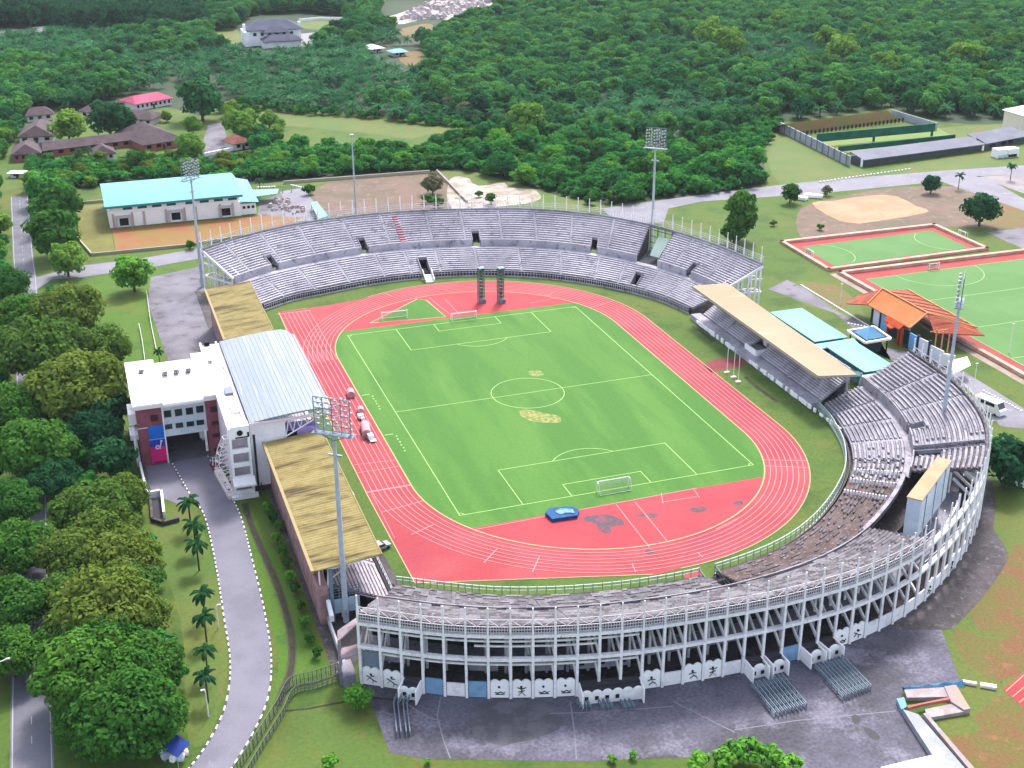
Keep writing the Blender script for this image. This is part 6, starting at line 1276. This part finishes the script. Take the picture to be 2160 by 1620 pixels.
ones = [('b2',278,565,42,'bright green round tree standing alone at the yard corner',lf_bright),('b1',138,535,40,'light green tree beside the side road junction',lf_light),('b0',112,478,54,'dark green tree left of the hall compound wall',lf_green),('b3',120,425,52,'green tree by the upper corner of the hall compound',lf_green),('b1',95,385,40,'green tree at the top of the straight side road',lf_thick),
('b0',142,258,36,'yellow-green tree in the courtyard of the brown-roofed houses',lf_light),('b2',228,238,42,'dark spreading tree in the courtyard before the white-walled wing',lf_dark),('b1',265,250,24,'small dark tree right of the spreading courtyard tree',lf_dark),('b2',422,195,48,'large round tree right of the pink-roofed house',lf_forest),('b3',500,252,34,'green tree at the corner of the yellow field by the houses',lf_light),('b0',405,258,20,'small green tree beside the parking of the houses',lf_light),('b1',398,300,32,'green tree at the right wall of the largest brown-roofed house',lf_light),('b2',288,332,24,'dark green tree in front of the long brown wing',lf_green),('b3',350,242,12,'small round brown-green tree in the courtyard corner',lf_olive),
('c0',1562,440,40,'tall dark twin-lobed tree just beyond the terrace rim posts',lf_green),('b3',1550,478,30,'dark bushy tree at the foot of the tall twin-lobed tree',lf_green),('b0',1668,402,22,'green tree on the near side of the back road',lf_green),('b2',1966,383,20,'dark thin tree beside the back road bend',lf_dark),('b3',2072,430,38,'dense dark round tree on the bare soil by the side road',lf_dark),('b1',2128,960,58,'dark green tree outside the rim beside the white van',lf_dark),('b2',493,990,16,'small dark tree in the court under the stair tower',lf_dark),
('b0',755,1462,30,'bright green bushy tree at the left corner of the mural facade',lf_bright),('b3',912,380,24,'thin brown-green tree where two pale walls meet',lf_brown),('b1',985,225,22,'pale grey dead-looking tree at the yellow field edge',lf_brown),('b0',948,215,18,'second pale greyish tree beside the field edge',lf_brown),('b2',1112,240,40,'bright yellow-green broad tree at the far edge of the field',lf_light),
('b3',1500,60,34,'bright yellow-green tall tree in the upper right woods',lf_light),('b2',1540,80,36,'second bright yellow-green tree in the upper right woods',lf_light),('b1',1780,95,36,'lighter green tree standing out of the woods above the range',lf_light),('b0',1745,75,28,'light green crown to the left of the lighter tree above the range',lf_light),('b3',1765,165,40,'flat-topped green tree over the palms behind the range',lf_forest),('b2',1870,130,34,'light green tree right of centre in the woods above the range',lf_light),('b1',2040,110,36,'yellowish green tree in the woods near the right edge',lf_light)]
for k,px,py,r_,lb,lf in ones: T(k,px,py,r_,lb,lf)
for px,py,r_,lb in ((1570,1580,42,'largest bright green bush at the bottom edge of the plaza'),(1625,1600,34,'bright green bush right of the largest one at the plaza edge'),(1525,1600,34,'bright green bush left of the largest one at the plaza edge'),(1478,1608,30,'low bright bush at the far left of the plaza-edge clump'),(1290,1600,13,'tiny bush at the plaza bottom edge, right of the joint line'),(1335,1592,12,'tiny pale bush in the plaza bottom edge, right of another'),(695,1608,24,'small green bush on the dry grass near the bottom edge'),(1660,1612,34,'bright bush at the bottom edge, rightmost of the clump'),(900,1607,10,'tiny bush at the bottom plaza corner by the dry grass')): T('s%d'%(px%2),px,py,r_,lb,lf_bright)
for px,py,lb in ((397,1062,'dark palm growing between forecourt and driveway'),(408,1110,'palm on the narrow lawn strip, first below the forecourt'),(414,1150,'palm on the lawn strip, second below the forecourt'),(427,1255,'dark palm on the lawn, third from the forecourt'),(430,1303,'dark palm on the lawn beside the white lamp post'),(433,1375,'largest dark palm on the lawn by the kerb'),(433,1430,'palm closest to the lower lamp post on the lawn'),(334,742,'palm in the grass strip behind the white office roofs'),(2135,352,'palm leaning over the back road at the right'),(2025,372,'slim palm by the back road junction'),(547,383,'pale palm behind the turquoise hall annex'),(165,322,'palm among shrubs before the brown houses'),(185,318,'second palm among shrubs before the brown houses')):
    T('l%d'%(px%2),px,py,30 if py > 1000 else (14 if px < 1000 else 13),lb,lf_lawnpalm,'palms on the lawns')
hed = [(563,1068),(575,1090),(592,1108),(585,1135),(598,1160),(604,1186),(612,1212),(622,1240),(632,1275),(642,1312),(655,1345),(668,1375)]
for i,(px,py) in enumerate(hed): T('s%d'%(i%2),px,py,15,'leafy shrub in the row between drain and yellow-roofed stand',lf_bright if i%3 == 0 else lf_green,'shrubs behind the yellow-roofed stand',1.2)
for px,py,r_,lb in ((1632,470,9,'tiny bush beside the terrace rim by the grass'),(1730,478,10,'small bush on the bare soil above the smaller turf field'),(1745,402,14,'thin leafless tree beside the slab stacks'),(1290,412,20,'light bush just outside the terrace rim'),(1245,420,16,'small light bush outside the terrace rim'),(920,425,18,'bright bush seen through the rim posts left of the white sand'),(902,418,14,'bright bush seen through the rim posts by the bare ground'),(650,398,16,'dull bush on the bare ground right of the hall car park'),(1035,418,16,'dark bush in the white sand mound'),(1010,408,10,'small bush at the crest of the white sand mound'),(400,515,14,'small dark bush beside the hall road and mast')): T('s%d'%(px%2),px,py,r_,lb,lf_green if px != 1745 else lf_brown)
# thicket and village trees as individuals
def proj(x, y, z=0): d = Vector((x,y,z))-CP; w_ = d.dot(FW); return 1080+FOC*d.dot(RT)/w_, 810-FOC*d.dot(UP)/w_
def scatter(poly, step, seed, holes=(), jit=.45):
    P_ = [G(*q) for q in poly]; xs = [p.x for p in P_]; ys = [p.y for p in P_]; r = random.Random(seed); out = []; y = min(ys)
    while y < max(ys):
        x = min(xs)
        while x < max(xs):
            a, b = x+r.uniform(-jit,jit)*step, y+r.uniform(-jit,jit)*step
            px = proj(a,b)
            if inpoly(px[0],px[1],poly) and not any(inpoly(px[0],px[1],h) for h in holes): out.append((a,b,px))
            x += step
        y += step
    r.shuffle(out); return out
thick = [(540,305),(640,320),(760,318),(900,318),(1010,300),(1150,305),(1330,320),(1480,330),(1590,350),(1615,385),(1560,402),(1290,428),(1180,412),(1090,385),(1000,362),(930,358),(780,366),(600,380),(545,385)]
pts = scatter(thick, 9.6, 4)
for i,(x,y,px) in enumerate(pts): plant('b%d'%(i%4), x, y, rnd.uniform(.8,1.35)*(1.0 if px[0] > 1000 else .75), 'dense green tree in the thicket between far terrace and yellow field', [lf_thick,lf_thick,lf_green,lf_bright][int(rnd.random()**2*4)], 'thicket trees behind the far terrace', szc=rnd.uniform(.7,1.0))
strip = [(60,345),(180,345),(250,352),(400,335),(430,345),(500,345),(620,320),(640,345),(560,372),(500,385),(300,378),(200,395),(70,400)]
pts2 = scatter(strip, 7.5, 9)
for i,(x,y,px) in enumerate(pts2): plant('b%d'%(i%4), x, y, rnd.uniform(.4,.75), 'green tree in the scrub belt between brown houses and turquoise hall', [lf_green,lf_olive,lf_thick,lf_light][rnd.randrange(4)], 'scrub belt trees above the hall', szc=.9)
left = [(62,400),(150,400),(152,440),(160,500),(150,520),(72,510),(70,470)]
pts3 = scatter(left, 8, 21)+scatter([(-60,400),(20,395),(22,440),(15,620),(-60,640)], 8.5, 22)
for i,(x,y,px) in enumerate(pts3): plant('b%d'%(i%4), x, y, rnd.uniform(.55,.95), 'green tree in the belt along the straight side road', [lf_green,lf_thick,lf_light][rnd.randrange(3)], 'trees along the side road')
vill = scatter([(440,240),(530,228),(560,262),(640,280),(600,300),(520,300),(486,300),(480,270)], 8, 31)+scatter([(-60,300),(25,300),(25,345),(-60,360)], 8.5, 32)
for i,(x,y,px) in enumerate(vill): plant('b%d'%(i%4), x, y, rnd.uniform(.5,.9), 'green tree in the loose grove beside the brown-roofed houses', [lf_green,lf_forest,lf_light][rnd.randrange(3)], 'grove trees beside the houses')
edge = scatter([(520,232),(640,240),(760,247),(900,262),(1010,268),(1010,258),(900,250),(760,236),(640,228),(520,218)], 7.5, 41)
# the first oil palms and woodland trees are individuals along the wood's front edge
pcr = []; bcr = []
for i,(x,y,px) in enumerate(edge): pcr.append(plant('p%d'%(i%3), x, y, rnd.uniform(.9,1.3), 'grey-green oil palm in the front row along the yellow field', lf_palm, 'oil palms along the yellow field'))
edge2 = scatter([(1620,262),(1700,252),(1880,228),(1990,255),(2170,252),(2170,240),(1990,240),(1880,212),(1700,238),(1600,248)], 8, 42)
for i,(x,y,px) in enumerate(edge2):
    k = rnd.random(); c = plant(('p%d' if k < .6 else 'b%d')%(i%3), x, y, rnd.uniform(.9,1.25), 'palm or bushy tree in the front row behind the shooting range' if False else ('grey-green oil palm in the front row behind the shooting range' if k < .6 else 'green woodland tree in the front row behind the shooting range'), lf_palm if k < .6 else lf_forest, 'front row behind the shooting range')
    if k >= .6: bcr.append(c)
for i,(x,y,px) in enumerate(scatter([(1020,290),(1200,300),(1450,300),(1590,300),(1590,270),(1300,268),(1020,268)], 10, 43)):
    c = plant('b%d'%(i%4), x, y, rnd.uniform(.8,1.25), 'dark green woodland tree at the front edge of the main forest', lf_forest, 'woodland edge trees'); bcr.append(c)
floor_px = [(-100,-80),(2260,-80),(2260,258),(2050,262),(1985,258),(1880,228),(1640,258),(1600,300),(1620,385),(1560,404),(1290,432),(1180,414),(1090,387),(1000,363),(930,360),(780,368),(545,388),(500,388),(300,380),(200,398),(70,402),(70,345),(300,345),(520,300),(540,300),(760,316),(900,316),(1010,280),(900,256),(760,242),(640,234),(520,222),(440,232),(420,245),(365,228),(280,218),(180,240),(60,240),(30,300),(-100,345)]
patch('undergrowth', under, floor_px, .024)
forest_px = [(-100,-90),(2260,-90),(2260,240),(1990,240),(1880,212),(1640,240),(1590,268),(1300,268),(1010,256),(900,248),(760,234),(640,226),(520,216),(455,205),(440,175),(380,178),(250,205),(180,230),(60,232),(30,298),(-100,330)]
holes = [[(446,66),(500,62),(520,34),(634,26),(738,34),(738,62),(690,86),(640,118),(520,122),(446,98)],[(790,0),(1050,-20),(1050,30),(960,60),(915,92),(845,95),(830,60),(800,55)],[(770,100),(900,95),(915,150),(860,165),(780,130)],[(-50,62),(120,50),(130,66),(-50,92)]]
cand = scatter(forest_px, 6.6, 77, holes)
palm_pts = []; tree_pts = []
for x,y,px in cand:
    f = .5+.5*math.sin(x*.021+1.3)*math.sin(y*.017+.4)+rnd.uniform(-.25,.25)
    pl = (px[0] < 900 and px[1] > 70 and f > .34) or (px[0] >= 900 and px[1] > 90 and f > .55) or (px[0] >= 900 and px[1] <= 90 and f > .9)
    if px[0] < 420 and px[1] < 62: pl = False
    if pl and rnd.random() < .3: continue
    (palm_pts if pl else tree_pts).append((x,y,0))
def forest(name, pts_, srcs, smin, smax, zs=1.0):
    me = bpy.data.meshes.new(name); me.from_pydata(pts_, [], []); o = bpy.data.objects.new(name, me); COL.objects.link(o); o['kind'] = 'stuff'
    ng = bpy.data.node_groups.new(name, 'GeometryNodeTree'); ng.interface.new_socket('Geometry', in_out='INPUT', socket_type='NodeSocketGeometry'); ng.interface.new_socket('Geometry', in_out='OUTPUT', socket_type='NodeSocketGeometry')
    N = ng.nodes; L = ng.links; gi = N.new('NodeGroupInput'); go = N.new('NodeGroupOutput'); ip = N.new('GeometryNodeInstanceOnPoints'); jn = N.new('GeometryNodeJoinGeometry')
    for s in srcs:
        oi = N.new('GeometryNodeObjectInfo'); oi.inputs['Object'].default_value = s; oi.inputs['As Instance'].default_value = True; oi.transform_space = 'ORIGINAL'; L.new(oi.outputs['Geometry'], jn.inputs[0])
    rr = N.new('FunctionNodeRandomValue'); rr.data_type = 'FLOAT_VECTOR'; rr.inputs[0].default_value = (-.08,-.08,0); rr.inputs[1].default_value = (.08,.08,6.28)
    rs = N.new('FunctionNodeRandomValue'); rs.data_type = 'FLOAT'; rs.inputs[2].default_value = smin; rs.inputs[3].default_value = smax; rs.inputs['Seed'].default_value = 3
    cx = N.new('ShaderNodeCombineXYZ'); mz = N.new('ShaderNodeMath'); mz.operation = 'MULTIPLY'; mz.inputs[1].default_value = zs; L.new(rs.outputs[1], cx.inputs[0]); L.new(rs.outputs[1], cx.inputs[1]); L.new(rs.outputs[1], mz.inputs[0]); L.new(mz.outputs[0], cx.inputs[2])
    L.new(gi.outputs[0], ip.inputs['Points']); L.new(jn.outputs[0], ip.inputs['Instance']); ip.inputs['Pick Instance'].default_value = True; L.new(rr.outputs[0], ip.inputs['Rotation']); L.new(cx.outputs[0], ip.inputs['Scale']); L.new(ip.outputs[0], go.inputs[0])
    md = o.modifiers.new('scatter', 'NODES'); md.node_group = ng
uniq = lambda L_: list({c.data.name: c for c in L_}.values())
lt = [c for c in (T('b0',1640,40,26,'light green crown in the deep woods at the top right',lf_light),T('b2',60,25,26,'very dark tall tree at the top left corner of the woods',lf_dark),T('b1',1320,45,26,'green crown in the middle of the upper woods',lf_green))]
forest('palm_plantation', palm_pts, uniq(pcr), .85, 1.35)
left_dark = [p for p in tree_pts if proj(p[0],p[1])[0] < 430 and proj(p[0],p[1])[1] < 75]; ld = set(left_dark)
forest('forest', [p for p in tree_pts if p not in ld], uniq(bcr)+uniq(bcr)+[lt[1],lt[2]], .75, 1.4)
forest('forest', left_dark, [lt[1]], 1.0, 1.6, 1.3)
print('counts', len(pts), len(pts2), len(pts3), len(vill), len(edge), len(edge2), len(palm_pts), len(tree_pts))
sh = [plant('s%d'%i, *G(*q)[:2], 1.2, lb, lf_thick, None) for i,(q,lb) in enumerate((((620,368),'low round shrub on the grass strip above the long pale wall'),((1240,430),'low shrub at the thicket foot beside the back road')))]
rdx = lambda L_: [q for q in L_ if not -123 < q[0] < -113]
grove = rdx(scatter([(150,1010),(290,1010),(325,1240),(370,1420),(365,1540),(190,1570),(130,1300)], 4.4, 61)+scatter([(-60,640),(100,600),(200,650),(240,770),(250,900),(270,960),(250,990),(150,1000),(-60,1400)], 4.6, 62))
forest('shrubbery', [(x,y,0) for x,y,px in grove], sh, 1.1, 2.3)
shr = scatter(thick, 3.4, 51)+scatter(strip, 3.6, 52)+scatter(left, 3.6, 53)+scatter([(1440,285),(1600,262),(1645,258),(1625,300),(1600,330),(1500,325)], 3.4, 54)+scatter([(500,222),(640,238),(760,246),(900,260),(1010,266),(1010,280),(900,264),(760,250),(640,242),(520,228)], 3.6, 55)
forest('shrubbery', [(x,y,0) for x,y,px in shr], sh, .9, 2.0)
# grey road strip top left and the white quarry
patch('path', asphalt, [(-50,72),(120,52),(128,60),(-50,88)], .06)
patch('white_sand', M('quarry_sand', '#e6dadb', '#cdbdbb', s=.06, lo=.4, hi=.62, c3='#8d8168', s3=.12, lo3=.56, hi3=.64, fine=.1), [(800,45),(840,28),(900,8),(930,-10),(1000,-20),(1040,-5),(1030,18),(975,25),(950,42),(905,38),(850,50)], .06, 5, 2)
t = thing('rock_pile', 'large pinkish white quarry rock pile at the top of the picture', 'rocks', (*G(960,20)[:2],0)); mb = MB(); qp = [G(*q) for q in ((850,40),(900,12),(960,-5),(1030,5),(985,22),(940,38))]
for i in range(170):
    while True:
        x_, y_ = rnd.uniform(840,1035), rnd.uniform(-15,42)
        if inpoly(x_,y_,[(835,44),(900,8),(960,-15),(1040,0),(1020,22),(945,42)]): break
    p = G(x_,y_); s_ = rnd.uniform(1.2,4.0); mb.tube((p.x,p.y,-.2),(p.x+rnd.uniform(-1,1),p.y+rnd.uniform(-1,1),s_*.9),s_,s_*.45,6)
mb.build('rocks', M('quarry_rock', '#e9dcdf', '#d8c4c6', s=.2, fine=.08), t)
# ------------------------------------------------------------------ light
EL, AZ = math.radians(52), math.radians(32)
w = bpy.data.worlds.new('World'); scene.world = w; w.use_nodes = True; nt = w.node_tree
sky = nt.nodes.new('ShaderNodeTexSky'); sky.sky_type = 'NISHITA'; sky.sun_disc = False; sky.sun_elevation = EL; sky.sun_rotation = AZ; sky.air_density = 1.0; sky.dust_density = 3.0
hs = nt.nodes.new('ShaderNodeHueSaturation'); hs.inputs['Saturation'].default_value = .6; nt.links.new(sky.outputs[0], hs.inputs['Color']); nt.links.new(hs.outputs[0], nt.nodes['Background'].inputs[0]); nt.nodes['Background'].inputs[1].default_value = .15
sl = bpy.data.lights.new('sun', 'SUN'); sl.energy = 1.55; sl.angle = math.radians(10); sl.color = (1, .965, .92); so = bpy.data.objects.new('sun', sl); COL.objects.link(so)
sd = Vector((math.sin(AZ)*math.cos(EL), math.cos(AZ)*math.cos(EL), math.sin(EL))); so.rotation_euler = sd.to_track_quat('Z', 'Y').to_euler()
vs_ = scene.view_settings; vs_.view_transform = 'Standard'; vs_.look = 'None'; vs_.gamma = 1; vs_.use_curve_mapping = False; vs_.exposure = 1.62
scene.cycles.max_bounces = 5; scene.cycles.diffuse_bounces = 3; scene.cycles.transmission_bounces = 3; scene.cycles.volume_bounces = 0

mb = MB(); mb.box2((-1230,-730,-1),(1830,2230,136)); hz = mb.build('haze', None); hz['kind'] = 'stuff'
vm = bpy.data.materials.new('haze'); vm.use_nodes = True; nt = vm.node_tree; nt.nodes.remove(nt.nodes['Principled BSDF']); pv_ = nt.nodes.new('ShaderNodeVolumePrincipled'); pv_.inputs['Color'].default_value = (.80,.90,1,1); pv_.inputs['Density'].default_value = .000035; pv_.inputs['Anisotropy'].default_value = .2; nt.links.new(pv_.outputs[0], nt.nodes['Material Output'].inputs['Volume']); hz.data.materials.append(vm)
